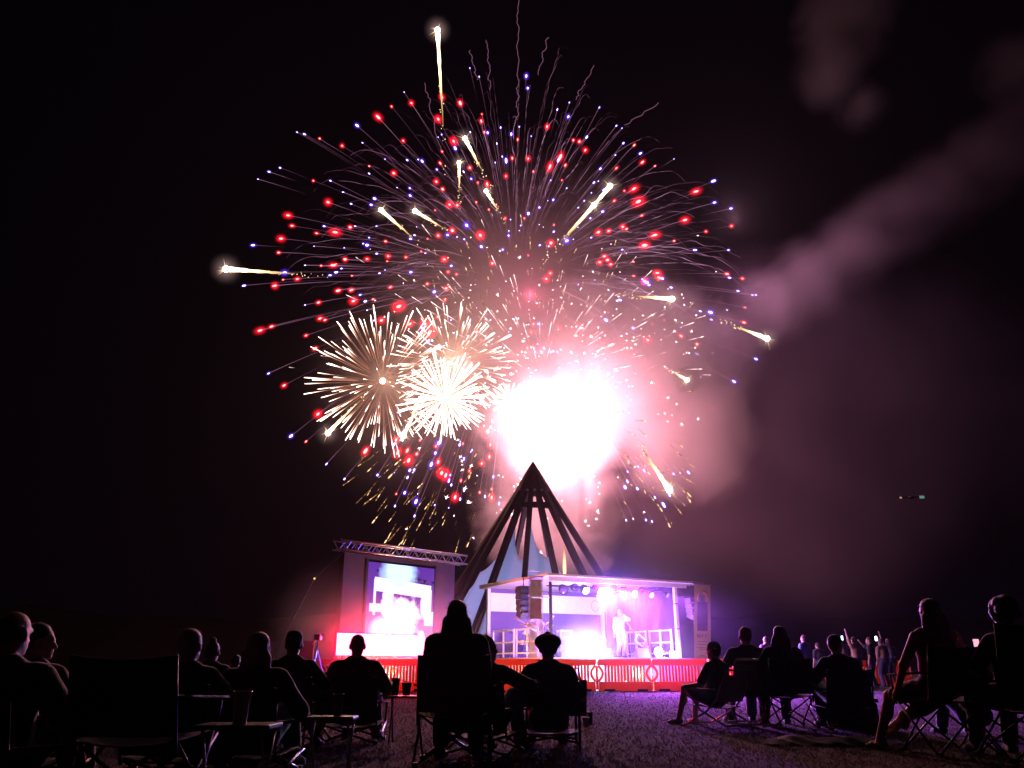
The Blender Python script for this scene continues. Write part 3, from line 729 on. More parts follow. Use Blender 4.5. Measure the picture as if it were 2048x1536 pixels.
RED = Z7([(1008,485),(856,515),(757,532),(690,585),(1100,515),(1208,570),(1205,605),(990,595),(398,692),(510,728),(815,703),(1010,757),(1000,815),(645,830),(768,865),(366,903),(440,1010),(240,1076),(260,1128),(205,1192),(193,1262),(475,1160),(550,1135),(525,1297),(405,1327),(465,1325),(175,1427),(490,1452),(553,1450),(753,1433),(740,1280),(828,1285),(735,1305),(990,1177),(937,1193),(975,1050),(1012,945),(1200,1175),(1188,912),(1328,880),(1360,790),(1440,792),(1387,697),(1148,838),(1325,1090),(1420,1090),(1568,1123),(1608,900),(1548,833),(1625,825),(1665,700),(1695,707),(1725,750),(1465,857),(1880,840),(2010,810),(1968,943),(1920,953),(1990,1007),(2007,1077),(1912,1133),(1845,1153),(1790,1160),(1820,1280),(1797,1310),(1852,1320),(1965,1308),(2020,1225),(1965,1378),(1550,1365),(1530,1393),(1030,1440),(1085,1025),(1047,1022),(1180,1010),(1440,1275),(1260,1315),(905,1255),(1235,920),(215,1397)])
RED += [(1310,332),(1285,325),(1268,378),(1392,383),(1370,440),(1412,463),(1463,452),(1305,472),(1454,548),(1485,557),(1490,615),(1488,645),(1253,458),(1217,462),(1295,490),(1215,520),(637,605),(640,637),(547,572),(678,580),(703,580),(612,671),(520,661),(543,653),(630,697),(568,771),(636,828),(612,883),(731,902),(1425,817),(780,575),(707,602),(650,640),(672,528),(690,518),(1268,552),(1318,555),(1310,470),(1290,492)]
BLUE = Z7([(820,460),(1148,340),(1195,383),(1430,380),(1437,440),(1645,512),(1585,547),(1640,583),(1795,537),(1880,628),(1908,640),(1915,715),(1875,775),(285,660),(322,670),(585,627),(612,713),(200,838),(145,858),(90,895),(452,903),(515,960),(555,1018),(655,1023),(672,992),(645,867),(724,795),(835,800),(890,797),(910,805),(785,937),(848,940),(850,977),(990,685),(1007,672),(1150,660),(1237,663),(1302,637),(1355,670),(1395,633),(1455,680),(1283,717),(1310,782),(1275,812),(1075,740),(1155,893),(1117,858),(1590,800),(1732,685),(1800,843),(1552,900),(1632,940),(1768,912),(1790,905),(1755,963),(1720,1003),(1565,998),(1690,1037),(1750,1090),(1688,1135),(1665,1195),(1755,1187),(1910,1247),(1930,1265),(1343,1153),(1312,1247),(1205,1232),(1120,1195),(872,1175),(852,1193),(682,1130),(575,1130),(420,1130),(645,1187),(615,1217),(370,1230),(520,1238),(325,1325),(222,1362),(450,1375),(480,1360),(683,1267),(697,1365),(853,1360),(925,1265),(970,1458),(600,1473),(65,1225),(20,1427),(1495,1122),(2010,1395),(2030,1410)])
BLUE += [(1348,318),(1427,362),(1429,405),(1462,417),(1457,500),(1512,590),(1505,590),(1390,500),(1512,718),(1468,763),(1362,655),(1394,708),(1425,706),(1377,945),(1360,946),(1347,948),(1310,995),(1292,1040),(1304,1043),(1476,582),(610,610),(537,747),(582,872),(653,928),(689,958),(755,950),(815,955),(790,1012),(1298,570),(1342,575),(1240,600),(1212,640),(1190,560),(770,540),(895,470)]
for k in range(26): BLUE.append((R.uniform(760, 1000), R.uniform(880, 1035)))
for k in range(22): RED.append((R.uniform(780, 1010), R.uniform(880, 1000)))
for k in range(10): BLUE.append((R.uniform(1240, 1340), R.uniform(930, 1060)))
for k in range(110):
    a, q = R.uniform(0, 6.28), R.uniform(120, 440); (RED if k % 2 else BLUE).append((1030 + q * math.cos(a), min(590 - q * math.sin(a) * .9, 640 + 8 * (k % 9))))
C0 = (1030, 590)
def on_shell(u, v, rpx=505, sgn=None):
    """A point of the spherical burst that shows at (u, v): nearer or farther half."""
    r = math.hypot(u - C0[0], v - C0[1]) / rpx
    z = math.sqrt(max(0, 1 - min(1, r) ** 2)) * rpx * PX * .5
    s_ = sgn if sgn is not None else (1 if R.random() < .5 else -1)
    return at(u, v, FD + s_ * z)
CB = at(C0[0], C0[1], FD)
def trail_pts(c, p, f0, droop, n=9, wig=0):
    d = p - c; L = d.length; out_ = []
    w1 = Vector((R.uniform(-1, 1), R.uniform(-1, 1), R.uniform(-1, 1))); ph = R.uniform(0, 6)
    for i in range(n):
        f = f0 + (1 - f0) * i / (n - 1)
        q = c + d * f + Vector((0, 0, droop * L * (f - f * f) * 1.0))
        if wig: q = q + w1 * wig * (math.sin(f * 21 + ph) + .6 * math.sin(f * 47 + ph * 2)) * f
        out_.append(q)
    return out_
def sky_burst(name, label, pts, me, meg, rs, rg, glow_every, group):
    o = thing(name, label, 'firework', CB, 0, group)
    for i, (u, v) in enumerate(pts):
        p = on_shell(u, v); d = (p - CB)
        d2 = (d.normalized() + Vector((0, 0, -.25))).normalized()
        s = link('star', me, o); k = rs * PX * R.choice((.5, .65, .8, .95, 1.2)); s.scale = (k, k, k * R.uniform(.9, 1.7)); s.location = d
        s.rotation_euler = d2.to_track_quat('Z', 'Y').to_euler()
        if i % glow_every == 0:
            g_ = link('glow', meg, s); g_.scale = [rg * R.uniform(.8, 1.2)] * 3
        t = MB(); n = 8; tp = trail_pts(Vector(), d, R.uniform(.45, .9), .16, n, R.uniform(0, .05))
        hb = R.uniform(.3, .9); t.tube(tp, [.012 + .03 * i_ / n for i_ in range(n)], 3, [hb * (.15 + .6 * i_ / n) for i_ in range(n)], False)
        t.build('spark_trail', F_trail, o, heat=True)
    return o
b1 = sky_burst('red_peony_firework', 'huge burst of glowing red stars filling the middle of the sky', RED, ME_red, MG_red, 2.2, 6.2, 1, 'overlapping star bursts high in the sky')
b2 = sky_burst('violet_peony_firework', 'huge burst of small violet-blue stars scattered among the red ones', BLUE, ME_blue, MG_blue, 1.7, 5.0, 1, 'overlapping star bursts high in the sky')
# wavering mauve smoke trails; the firework light on them is put in as emission
o = thing('spider_firework', 'wide web of thin wavering mauve trails arching out from the burst', 'firework', CB, 0, 'overlapping star bursts high in the sky')
for k in range(290):
    a = R.uniform(-10, 190) if R.random() < .9 else R.uniform(190, 350)
    a = rad(a); rr = R.uniform(230, 480) * (1 if math.sin(a) > 0 else .8)
    u = C0[0] + rr * math.cos(a); v = C0[1] - rr * math.sin(a) * .95
    if math.sin(a) > .85 and R.random() < .3: v -= R.uniform(0, 110)
    d = on_shell(u, v) - CB; n = 26
    tp = trail_pts(Vector(), d, R.uniform(.25, .55), R.uniform(.1, .75), n, R.uniform(.06, .34))
    for i in range(n):                               # the tip turns over and falls
        f = max(0, (i / (n - 1) - .82) / .18); tp[i] = tp[i] + Vector((0, 0, -f * f * R.uniform(.8, 1.0) * d.length * .05))
    w_ = R.uniform(.014, .05); hh = R.choice((.2, .3, .45, .6, .95))
    MB().tube(tp, [w_ * (.5 + .8 * i / n) for i in range(n)], 3, [hh * (.3 + .7 * math.sin(math.pi * min(1, i / n + .1))) * (R.uniform(.0, .3) if R.random() < .22 else R.uniform(.6, 1.1)) for i in range(n)], False).build('glowing_smoke_trail', F_trail, o, heat=True)
for (u0, v0, u1, v1) in ((1036, 150, 1036, -30), (980, 180, 975, 80), (955, 160, 940, 100), (1075, 150, 1096, 75), (1150, 200, 1190, 130), (1035, 240, 1036, 150), (880, 300, 850, 165), (1250, 250, 1320, 205)):
    p, q = at(u0, v0, FD) - CB, at(u1, v1, FD) - CB; n = 24
    tp = [p.lerp(q, i / (n - 1)) + Vector((.12 * math.sin(i * .8 + u0) + R.uniform(-.13, .13), 0, R.uniform(-.06, .06))) for i in range(n)]
    MB().tube(tp, .055, 3, [.35] * n, False).build('glowing_smoke_trail', F_trail, o, heat=True)
# white comets
COM = [(875, 60, 886, 250, 1.5, 'highest white comet standing above the whole burst'), (930, 277, 966, 345, 1.1, 'white comet high in the burst, trailing down to the right'), (918, 325, 919, 385, .9, 'short upright white comet between red stars near the top'),
       (972, 382, 998, 425, 1.0, 'small white comet at the middle of the burst'), (1220, 372, 1130, 480, 1.35, 'large white comet pointing up right, upper of two'), (1188, 410, 1120, 485, 1.25, 'large white comet pointing up right, lower of two'),
       (762, 420, 825, 475, 1.15, 'white comet pointing up left, left of two alike'), (830, 422, 890, 458, 1.15, 'white comet pointing up left, right of two alike'), (452, 538, 590, 548, 1.5, 'lone white comet flying out far left of the burst'),
       (1344, 598, 1268, 592, 1.2, 'level white comet on the right side of the burst'), (1534, 677, 1470, 652, 1.15, 'white comet flying out far right over the smoke'), (1374, 760, 1344, 742, 1.0, 'small white comet in the grey smoke at the right'),
       (1339, 980, 1286, 900, 1.35, 'white comet falling low right of the tepee tip'), (656, 866, 720, 800, 1.15, 'white comet falling at the lower left of the round burst'), (806, 872, 842, 800, 1.2, 'white comet falling between two round bursts')]
for (u, v, tu, tv, s, lab) in COM:
    D = FD - R.uniform(2, 14); p = at(u, v, D); q = at(tu, tv, D + 1)
    o = thing('comet_firework', lab, 'firework', p, 0, 'white comets')
    r = 4.3 * PX * s
    MB().ball((0, 0, 0), r, 14, 10).build('head', F_white, o, True, heat=True)
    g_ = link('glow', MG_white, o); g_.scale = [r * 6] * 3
    for k in range(11):                                # short flare spikes
        a = R.uniform(0, 6.28); b_ = R.uniform(-.6, .6); L = r * R.uniform(1.6, 4.6)
        dv = Vector((math.cos(a), b_ * .4, math.sin(a))) * L
        MB().tube([dv * .2, dv], [r * .09, .003], 3, [.5, .06], False).build('flare_spike', F_white, o, heat=True)
    n = 16; d = q - p
    tp = [d * (i / (n - 1)) + Vector((R.uniform(-1, 1), 0, R.uniform(-1, 1))) * .04 * (i / n) for i in range(n)]
    MB().tube(tp, [r * .8 * (1 - .85 * i / (n - 1)) * R.uniform(.75, 1.2) for i in range(n)], 6, [max(.15, .95 - .95 * i / n) * R.uniform(.7, 1) for i in range(n)], False).build('tail', F_white, o, heat=True)
    for k in range(18):
        f = R.uniform(.35, 1.5); c = d * f + Vector((R.uniform(-1, 1), 0, R.uniform(-1, 1))) * .28
        MB().ball(c, R.uniform(.03, .07), 5, 4).build('spark', F_gold, o, heat=True)
# round chrysanthemum bursts
def ray_mesh(kind):
    t = MB(); n = 10
    if kind == 'orange':
        t.tube([(0, 0, .36 + .64 * i / (n - 1)) for i in range(n)], [.0016 + .0085 * max(0, (i / (n - 1) - .5) / .5) ** 2 + (0 if i < n - 1 else -.0072) for i in range(n)], 5, [.23 + .1 * i / n if i / n < .55 else min(.9, .33 + 1.3 * (i / (n - 1) - .55)) for i in range(n)])
    else:
        t.tube([(0, 0, .08 + .92 * i / (n - 1)) for i in range(n)], [.0022 + .0078 * (i / (n - 1)) + (0 if i < n - 1 else -.007) for i in range(n)], 5, [.45 + .5 * i / n for i in range(n)])
    me = t.mesh('ray', F_rayc, True); a = me.attributes.new('burn_level', 'FLOAT', 'POINT'); a.data.foreach_set('value', t.h); return me
RM_o, RM_w = ray_mesh('orange'), ray_mesh('white')
def sphere_dirs(n):
    g_ = math.pi * (3 - math.sqrt(5)); out_ = []
    for i in range(n):
        z = 1 - 2 * (i + .5) / n; r = math.sqrt(1 - z * z); a = g_ * i
        out_.append((Vector((r * math.cos(a), r * math.sin(a), z)) + Vector((R.gauss(0, .1), R.gauss(0, .1), R.gauss(0, .1)))).normalized())
    return out_
def chrysanth(u, v, rpx, n, me, label, D, core=.5, energy=0, col=(1, .6, .4)):
    p = at(u, v, D); o = thing('chrysanthemum_firework', label, 'firework', p, 0, 'round bursts of orange-white rays')
    for d in sphere_dirs(n):
        r = link('ray', me, o); k = rpx * PX * min(1.08, max(.6, R.gauss(.96, .1))); tw = k * R.uniform(.6, 1.25) * (125 / rpx) ** .6
        r.scale = (tw, tw, k); r.rotation_euler = (d + Vector((0, 0, -.03))).to_track_quat('Z', 'Y').to_euler()
    if core: MB().ball((0, 0, 0), core, 10, 8).build('core', F_rayc, o, True, heat=True)
    if energy: lamp('burst_light', 'POINT', (0, 0, 0), energy, col, o, .6)
    return o
chrysanth(765, 762, 134, 190, RM_o, 'round orange-white burst at the left with a small bright core', FD - 6, .3, 9000, (1, .5, .3))
chrysanth(905, 728, 118, 160, RM_o, 'round orange-white burst right of the first, partly lost in glare', FD - 4, 0, 9000, (1, .55, .35))
chrysanth(890, 796, 82, 140, RM_w, 'dense white burst overlapping below the two round bursts', FD - 9, .5, 9000, (1, .6, .5))
chrysanth(1018, 800, 34, 70, RM_w, 'little white burst at the edge of the glare', FD - 8, .3)
# gold willow streaks
GMS = []
for k in range(6):
    t = MB(); n = 12; bend = R.uniform(.05, .25)
    hs = [(.95 if i > n * .55 else .35) * (1 if R.random() > .4 else .18) for i in range(n)]
    t.tube([(bend * (i / n) ** 2, 0, i / (n - 1)) for i in range(n)], [.012 + .05 * (i / n) for i in range(n - 1)] + [.01], 4, hs)
    me = t.mesh('streak', F_gold, True); a = me.attributes.new('burn_level', 'FLOAT', 'POINT'); a.data.foreach_set('value', t.h); GMS.append(me)
CW = at(1050, 800, FD)
o = thing('gold_willow_firework', 'ring of short broken gold streaks falling around the glare', 'firework', CW, 0, 'overlapping star bursts high in the sky')
gold = []
for k in range(95): gold.append((R.uniform(690, 990), R.uniform(890, 1085)))
for k in range(60): gold.append((R.uniform(1235, 1375), R.uniform(880, 1060)))
for k in range(75): gold.append((R.uniform(860, 1260), R.uniform(505, 640)))
for k in range(45): gold.append((R.uniform(1180, 1400), R.uniform(600, 860)))
for (u, v) in gold:
    if v > 880 and math.hypot(u - 1050, (v - 800)) > 385: continue
    p = at(u, v, FD + R.uniform(-6, 10)); d = (p - CW); d.y *= .2; d = d.normalized() + Vector((0, 0, -.45 if v > 850 else .25))
    s = link('streak', R.choice(GMS), o); L = R.uniform(9, 40) * PX; d = d + Vector((R.gauss(0, .16), 0, R.gauss(0, .16))); kw_ = R.uniform(.35, .75); s.scale = (L * kw_, L * kw_, L); s.location = p - CW
    s.rotation_euler = (*d.to_track_quat('Z', 'Y').to_euler()[:2], R.uniform(0, 6))
    s.rotation_euler = d.to_track_quat('Z', 'Y').to_euler()
# crackle sparks round the glare
CMS = []
for q in range(5):
    t = MB().ball((0, 0, 0), .2, 6, 5)
    for k in range(R.choice((3, 5, 7, 8))):
        a = R.uniform(0, 6.28); L = R.uniform(.35, 1.1); t.tube([(0, 0, 0), (L * math.cos(a), R.uniform(-.3, .3), L * math.sin(a))], [.09, .012], 3, [.9, .3])
    cm_ = t.mesh('spark', F_crack); a = cm_.attributes.new('burn_level', 'FLOAT', 'POINT'); a.data.foreach_set('value', t.h); CMS.append(cm_)
CG = at(1120, 868, FD)
o = thing('crackle_firework', 'cloud of tiny white crackling sparks around the white glare', 'firework', CG, 0, 'overlapping star bursts high in the sky')
for k in range(210):
    a = R.uniform(0, 6.28); rr = abs(R.gauss(150, 60)); u = 1100 + rr * math.cos(a) * 1.15; v = 850 + rr * math.sin(a)
    if u > 1200 and R.random() < .75: continue
    s = link('spark', R.choice(CMS), o); s.location = at(u, v, FD - R.uniform(4, 14)) - CG; k_ = R.choice((2, 2.5, 3, 3, 4, 5, 6)) * PX; s.scale = (k_,) * 3; s.rotation_euler = (0, R.uniform(0, 6), 0)
for k in range(60):
    u, v = R.uniform(1180, 1400), R.uniform(580, 850)
    s = link('spark', R.choice(CMS), o); s.location = at(u, v, FD - R.uniform(4, 14)) - CG; k_ = R.choice((2, 3, 4)) * PX; s.scale = (k_,) * 3
o2 = thing('glitter_firework', 'dense pink-white glitter packed into the middle of the burst', 'firework', CB, 0, 'overlapping star bursts high in the sky')
PK = []
for k in range(5):
    t = MB(); n = 8; bend = R.uniform(-.3, .3)
    t.tube([(bend * (i / n) ** 2, 0, i / (n - 1)) for i in range(n)], [.01 + .03 * (i / n) for i in range(n - 1)] + [.008], 4, [(.25 + .35 * i / n) * (1 if R.random() > .3 else .3) for i in range(n)])
    me = t.mesh('pink_streak', F_crack, True); a = me.attributes.new('burn_level', 'FLOAT', 'POINT'); a.data.foreach_set('value', t.h); PK.append(me)
for k in range(285):
    u, v = R.gauss(1070, 150), R.gauss(650, 85)
    if k % 2:
        s = link('spark', R.choice(CMS), o2); k_ = R.choice((1.6, 2, 2.5, 3.2)) * PX; s.scale = (k_,) * 3; s.rotation_euler = (0, R.uniform(0, 6), 0)
    else:
        s = link('pink_streak', R.choice(PK), o2); L = R.uniform(8, 34) * PX; s.scale = (L * .5, L * .5, L)
        s.rotation_euler = Vector((u - 1080, 0, 760 - v)).to_track_quat('Z', 'Y').to_euler()
    s.location = at(u, v, FD - R.uniform(6, 16)) - CB
lamp('burst_light', 'POINT', (0, 0, 0), 115000, (1, .36, .46), o, .6)
lamp('burst_light', 'POINT', at(1060, 590, FD + 9) - CB, 1500, (1, .12, .25), b1, .3)
lamp('star_light', 'POINT', at(1470, 440, FD - 4) - CB, 6000, (1, .4, .55), b1, .22)
lamp('star_light', 'POINT', at(1462, 417, FD - 3) - CB, 4200, (.9, .45, .7), b2, .22)
# rising orange shell behind the tepee
p = at(1129, 1130, FD)
o = thing('shell_fountain', 'short vertical orange flame streak between two tepee beams', 'firework', p)
MB().tube([(0, 0, -1.6 + i * .5) for i in range(8)], [.12, .16, .18, .18, .16, .13, .1, .03], 5, [.6, .9, 1, 1, .9, .7, .5, .3]).build('flame', F_gold, o, heat=True)

# ------------------------------------------------------------------ smoke and haze
def smoke_box(name, label, blobs, capsules, dens, thr, scale, detail=3, g=.25, soft=False, gain=.6, col=(.95, .9, .92)):
    m, nt = new_mat(name + ' volume'); nt.nodes.clear()
    o_ = nt.nodes.new('ShaderNodeOutputMaterial'); p = nt.nodes.new('ShaderNodeVolumePrincipled'); lk(nt, p.outputs[0], o_.inputs['Volume'])
    p.inputs['Color'].default_value = (*col, 1); p.inputs['Anisotropy'].default_value = g
    ge = nt.nodes.new('ShaderNodeNewGeometry'); no = nt.nodes.new('ShaderNodeTexNoise')
    no.inputs['Scale'].default_value = scale; no.inputs['Detail'].default_value = detail; no.inputs['Roughness'].default_value = .58
    if 'Distortion' in no.inputs: no.inputs['Distortion'].default_value = .5
    mp = nt.nodes.new('ShaderNodeMapping'); mp.inputs['Rotation'].default_value = (.6, .9, .4); lk(nt, ge.outputs['Position'], mp.inputs[0]); lk(nt, mp.outputs[0], no.inputs['Vector'])
    mask = None; lo = Vector((1e9,) * 3); hi = -lo
    def grow(c, r):
        for i in range(3): lo[i] = min(lo[i], c[i] - r); hi[i] = max(hi[i], c[i] + r)
    for c, r, w in blobs:
        n = nt.nodes.new('ShaderNodeVectorMath'); n.operation = 'DISTANCE'; lk(nt, ge.outputs['Position'], n.inputs[0]); n.inputs[1].default_value = c
        k = mth(nt, 'MULTIPLY', mth(nt, 'SUBTRACT', 1, mth(nt, 'DIVIDE', n.outputs['Value'], r), clamp=True), w); grow(c, r)
        mask = k if mask is None else mth(nt, 'MAXIMUM', mask, k)
    d = mth(nt, 'SUBTRACT', mth(nt, 'ADD', no.outputs[0], mth(nt, 'MULTIPLY', mask, gain)), thr, clamp=True)
    d = mth(nt, 'MULTIPLY', mth(nt, 'MULTIPLY', d, dens), mth(nt, 'MINIMUM', 1, mth(nt, 'MULTIPLY', mask, 5)))
    if soft: d = mth(nt, 'MULTIPLY', d, mth(nt, 'POWER', mask, 1.6))
    lk(nt, d, p.inputs['Density'])
    b = MB().span(lo, hi).build(name, m)
    return tag(b, label, 'smoke', None, 'stuff')
def blob(u, v, dD, rpx, w=1.): return (at(u, v, FD + dD), rpx * PX, w)
smoke_box('smoke', 'thick pink-lit smoke cloud around and right of the white glare',
          [blob(1120, 865, 3, 270, .85), blob(1290, 740, 2, 260, 1.25), blob(1370, 860, 2, 200, 1.25), blob(1200, 660, 5, 210), blob(1430, 720, 3, 150, 1.), blob(1340, 690, 0, 170, 1.), blob(1090, 1040, 8, 230, .85)], [], .36, .82, .17, 4, gain=1.12)
smoke_box('burst_smoke', 'thin rosy smoke hanging inside the great star burst', [blob(1050, 640, 4, 430), blob(850, 780, 6, 300, .8)], [], .05, .15, .09, 2, .3, True)
plume = []
for i in range(9):
    f = i / 8; u = 1460 + (2120 - 1460) * f; v = 690 - 440 * f ** .85
    plume.append(blob(u, v, 2 + 3 * f, 105 + 55 * f, 1 - .15 * f))
smoke_box('smoke_plume', 'long smoke plume drifting up to the right edge of the sky', plume, [], 1.5, .50, .13, 4, .25, True, col=(.92, .78, .95))
smoke_box('drifting_smoke', 'faint dark smoke spread out right of the burst', [blob(1560, 880, 6, 420, .8), blob(1820, 830, 10, 380, .6), blob(1420, 1050, 8, 260, .6)], [], .034, .40, .06, 2, col=(.85, .68, .95))
smoke_box('smoke_wisp', 'ragged pink smoke wisp at the top right of the sky', [blob(1690, 40, 0, 150), blob(1660, 150, 0, 110, .85), blob(1720, 210, 0, 90, .6)], [], 1.3, .50, .22, 4, .25, True)
smoke_box('smoke_wisp', 'dim smoke wisp touching the right edge near the top', [blob(2040, 140, 0, 130, .8)], [], .9, .50, .22, 4, .25, True)
def near(u, v, D, r, w=1.): return (at(u, v, D), r, w)
smoke_box('stage_fog', 'thin violet-lit fog drifting around the stage and the video screen', [near(1215, 1240, 27.6, 6.0), near(1060, 1260, 27.6, 5.0, .8)], [], .02, .35, .5, 2, .72, True)
smoke_box('screen_bloom_fog', 'red-lit fog added for bloom in front of the light panel under the video screen', [near(690, 1292, 25.9, 3.1), near(830, 1292, 26.6, 2.8, .9)], [], .3, .35, .5, 2, .5, True)  # fog added to stand for the panel's red bloom
smoke_box('lamp_bloom_fog', 'bright puff of fog added for bloom around the blinding floor light', [near(1172, 1314, 27.6, 1.5), near(1210, 1188, 28.6, 1.2, .4)], [], .28, .25, 1.2, 2, .5, True)  # fog added round two lamps to stand for their bloom
mh, nt = new_mat('thin evening haze'); nt.nodes.clear(); o_ = nt.nodes.new('ShaderNodeOutputMaterial'); p = nt.nodes.new('ShaderNodeVolumePrincipled'); lk(nt, p.outputs[0], o_.inputs['Volume'])
p.inputs['Color'].default_value = (.92, .9, .95, 1); p.inputs['Density'].default_value = .0001; p.inputs['Anisotropy'].default_value = .78
hzo = MB().span((-310, -45, -1.6), (310, 305, 100)).build('haze', mh); tag(hzo, 'thin smoky haze hanging over the whole field', 'haze', None, 'stuff')
# ------------------------------------------------------------------ people: one continuous skin per body, grown from a posed skeleton
def surface_nets(S, org, h):
    nx, ny, nz = S.shape; ins = S < 0
    cnt = np.zeros((nx - 1, ny - 1, nz - 1), np.int8)
    for dx in (0, 1):
        for dy in (0, 1):
            for dz in (0, 1): cnt += ins[dx:nx - 1 + dx, dy:ny - 1 + dy, dz:nz - 1 + dz]
    act = (cnt > 0) & (cnt < 8); I = np.argwhere(act); idx = -np.ones(act.shape, np.int64); idx[act] = np.arange(len(I))
    pos = np.zeros((len(I), 3)); num = np.zeros(len(I))
    cor = [(a, b, c) for a in (0, 1) for b in (0, 1) for c in (0, 1)]
    val = {c: S[I[:, 0] + c[0], I[:, 1] + c[1], I[:, 2] + c[2]] for c in cor}
    for c in cor:
        for ax in range(3):
            if c[ax]: continue
            d = list(c); d[ax] = 1; d = tuple(d); a, b = val[c], val[d]; m = (a < 0) != (b < 0)
            t = np.where(m, a / np.where(m, a - b, 1), 0)
            q = np.tile(np.array(c, float), (len(I), 1)); q[:, ax] += t
            pos += q * m[:, None]; num += m
    V = (I + pos / num[:, None]) * h + org
    Fs = []
    for ax in range(3):
        sl0 = [slice(1, -1)] * 3; sl0[ax] = slice(0, -1); sl1 = list(sl0); sl1[ax] = slice(1, None)
        a, b = ins[tuple(sl0)], ins[tuple(sl1)]
        o1, o2 = [(1, 2), (2, 0), (0, 1)][ax]
        for flip, m in ((False, a & ~b), (True, b & ~a)):
            P = np.argwhere(m)
            if not len(P): continue
            P = P + 1; P[:, ax] -= 1
            def cell(d1, d2):
                Q = P.copy(); Q[:, o1] -= d1; Q[:, o2] -= d2; return idx[Q[:, 0], Q[:, 1], Q[:, 2]]
            q = np.stack([cell(1, 1), cell(0, 1), cell(0, 0), cell(1, 0)], 1)
            Fs.append(q[:, ::-1] if flip else q)
    return V, np.concatenate(Fs)
def grow(prims, h, k=.03, inflate=0., ripple=0., seed=0):
    """Smooth union of tapered limbs ('c', a, b, ra, rb) and ellipsoids ('e', centre, radii, rot) -> vertices, quads."""
    lo = np.full(3, 1e9); hi = -lo
    for p in prims:
        if p[0] == 'c':
            for q, r in ((p[1], p[3]), (p[2], p[4])): lo = np.minimum(lo, np.array(q) - r); hi = np.maximum(hi, np.array(q) + r)
        else:
            r = max(p[2]); lo = np.minimum(lo, np.array(p[1]) - r); hi = np.maximum(hi, np.array(p[1]) + r)
    lo -= inflate + 3 * h + .01; hi += inflate + 3 * h + .01
    n = np.ceil((hi - lo) / h).astype(int) + 1
    S = np.full(n, .2); ax = [lo[i] + h * np.arange(n[i]) for i in range(3)]
    for p in prims:
        if p[0] == 'c':
            a, b = np.array(p[1], float), np.array(p[2], float); ra, rb = p[3] + inflate, p[4] + inflate
            l, u = np.minimum(a - ra, b - rb), np.maximum(a + ra, b + rb)
        else:
            c = np.array(p[1], float); r = np.array(p[2], float) + inflate; m = r.max(); l, u = c - m, c + m
        l = l - k * 1.6 - h; u = u + k * 1.6 + h
        i0 = [max(0, int((l[i] - lo[i]) / h)) for i in range(3)]; i1 = [min(n[i], int((u[i] - lo[i]) / h) + 2) for i in range(3)]
        X, Y, Z = np.meshgrid(ax[0][i0[0]:i1[0]], ax[1][i0[1]:i1[1]], ax[2][i0[2]:i1[2]], indexing='ij')
        if p[0] == 'c':
            d = b - a; L = max(1e-9, d @ d); t = np.clip(((X - a[0]) * d[0] + (Y - a[1]) * d[1] + (Z - a[2]) * d[2]) / L, 0, 1)
            D = np.sqrt((X - a[0] - t * d[0]) ** 2 + (Y - a[1] - t * d[1]) ** 2 + (Z - a[2] - t * d[2]) ** 2) - (ra + (rb - ra) * t)
        else:
            Q = np.stack([X - c[0], Y - c[1], Z - c[2]], -1)
            if len(p) > 3 and p[3] is not None: Q = Q @ np.array(p[3])      # world -> local (columns are local axes)
            k0 = np.sqrt(((Q / r) ** 2).sum(-1)) + 1e-9; k1 = np.sqrt(((Q / r ** 2) ** 2).sum(-1)) + 1e-9
            D = k0 * (k0 - 1) / k1
        s = S[i0[0]:i1[0], i0[1]:i1[1], i0[2]:i1[2]]
        hh = np.maximum(k - np.abs(s - D), 0) / k
        S[i0[0]:i1[0], i0[1]:i1[1], i0[2]:i1[2]] = np.minimum(s, D) - hh * hh * k * .25
    if ripple:
        rs = np.random.RandomState(seed); X, Y, Z = np.meshgrid(*ax, indexing='ij'); w = 0
        for q in range(5):
            v = rs.randn(3); v /= np.linalg.norm(v); f = rs.uniform(22, 75); w = w + np.sin((X * v[0] + Y * v[1] + Z * v[2]) * f + rs.rand() * 6 + 1.5 * np.sin(Z * 17 + X * 9)) / 5
        S = S + ripple * w
    return surface_nets(S, lo, h)
def np_mesh(name, V, Q, mat):
    me = bpy.data.meshes.new(name); me.vertices.add(len(V)); me.vertices.foreach_set('co', V.astype(np.float32).reshape(-1))
    me.loops.add(len(Q) * 4); me.loops.foreach_set('vertex_index', Q.reshape(-1)); me.polygons.add(len(Q)); me.polygons.foreach_set('loop_start', np.arange(len(Q)) * 4)
    me.update(calc_edges=True); me.polygons.foreach_set('use_smooth', np.ones(len(Q), bool)); me.materials.append(mat); return me
def ik(a, b, l1, l2, hint):
    a, b = Vector(a), Vector(b); d = b - a; L = min(d.length, (l1 + l2) * .999); d.normalize()
    x = (l1 * l1 - l2 * l2 + L * L) / (2 * L); y = math.sqrt(max(0, l1 * l1 - x * x))
    h = Vector(hint) - d * d.dot(Vector(hint)); h.normalize(); return a + d * x + h * y, a + d * L
SKIN = [surf('skin %d' % i, c, .55, 0, .15, 9, .05) for i, c in enumerate(((.55, .33, .24), (.45, .26, .18), (.62, .4, .3)))]
HAIR = {k: surf(k + ' hair', c, .45, 0, .4, 30, .2) for k, c in (('dark', (.05, .034, .026)), ('brown', (.09, .05, .03)), ('grey', (.5, .48, .46)), ('blond', (.3, .2, .1)))}
CLOTH = {k: surf(k + ' cloth', c, .85, 0, .3, 10, .25) for k, c in (('black', (.03, .03, .032)), ('navy', (.025, .03, .07)), ('charcoal', (.05, .048, .05)), ('maroon', (.12, .02, .03)), ('white', (.75, .74, .72)),
         ('blue', (.12, .2, .5)), ('lilac', (.4, .28, .5)), ('tan', (.4, .26, .16)), ('denim', (.06, .08, .14)), ('grey', (.22, .22, .23)), ('red', (.4, .04, .05)))}
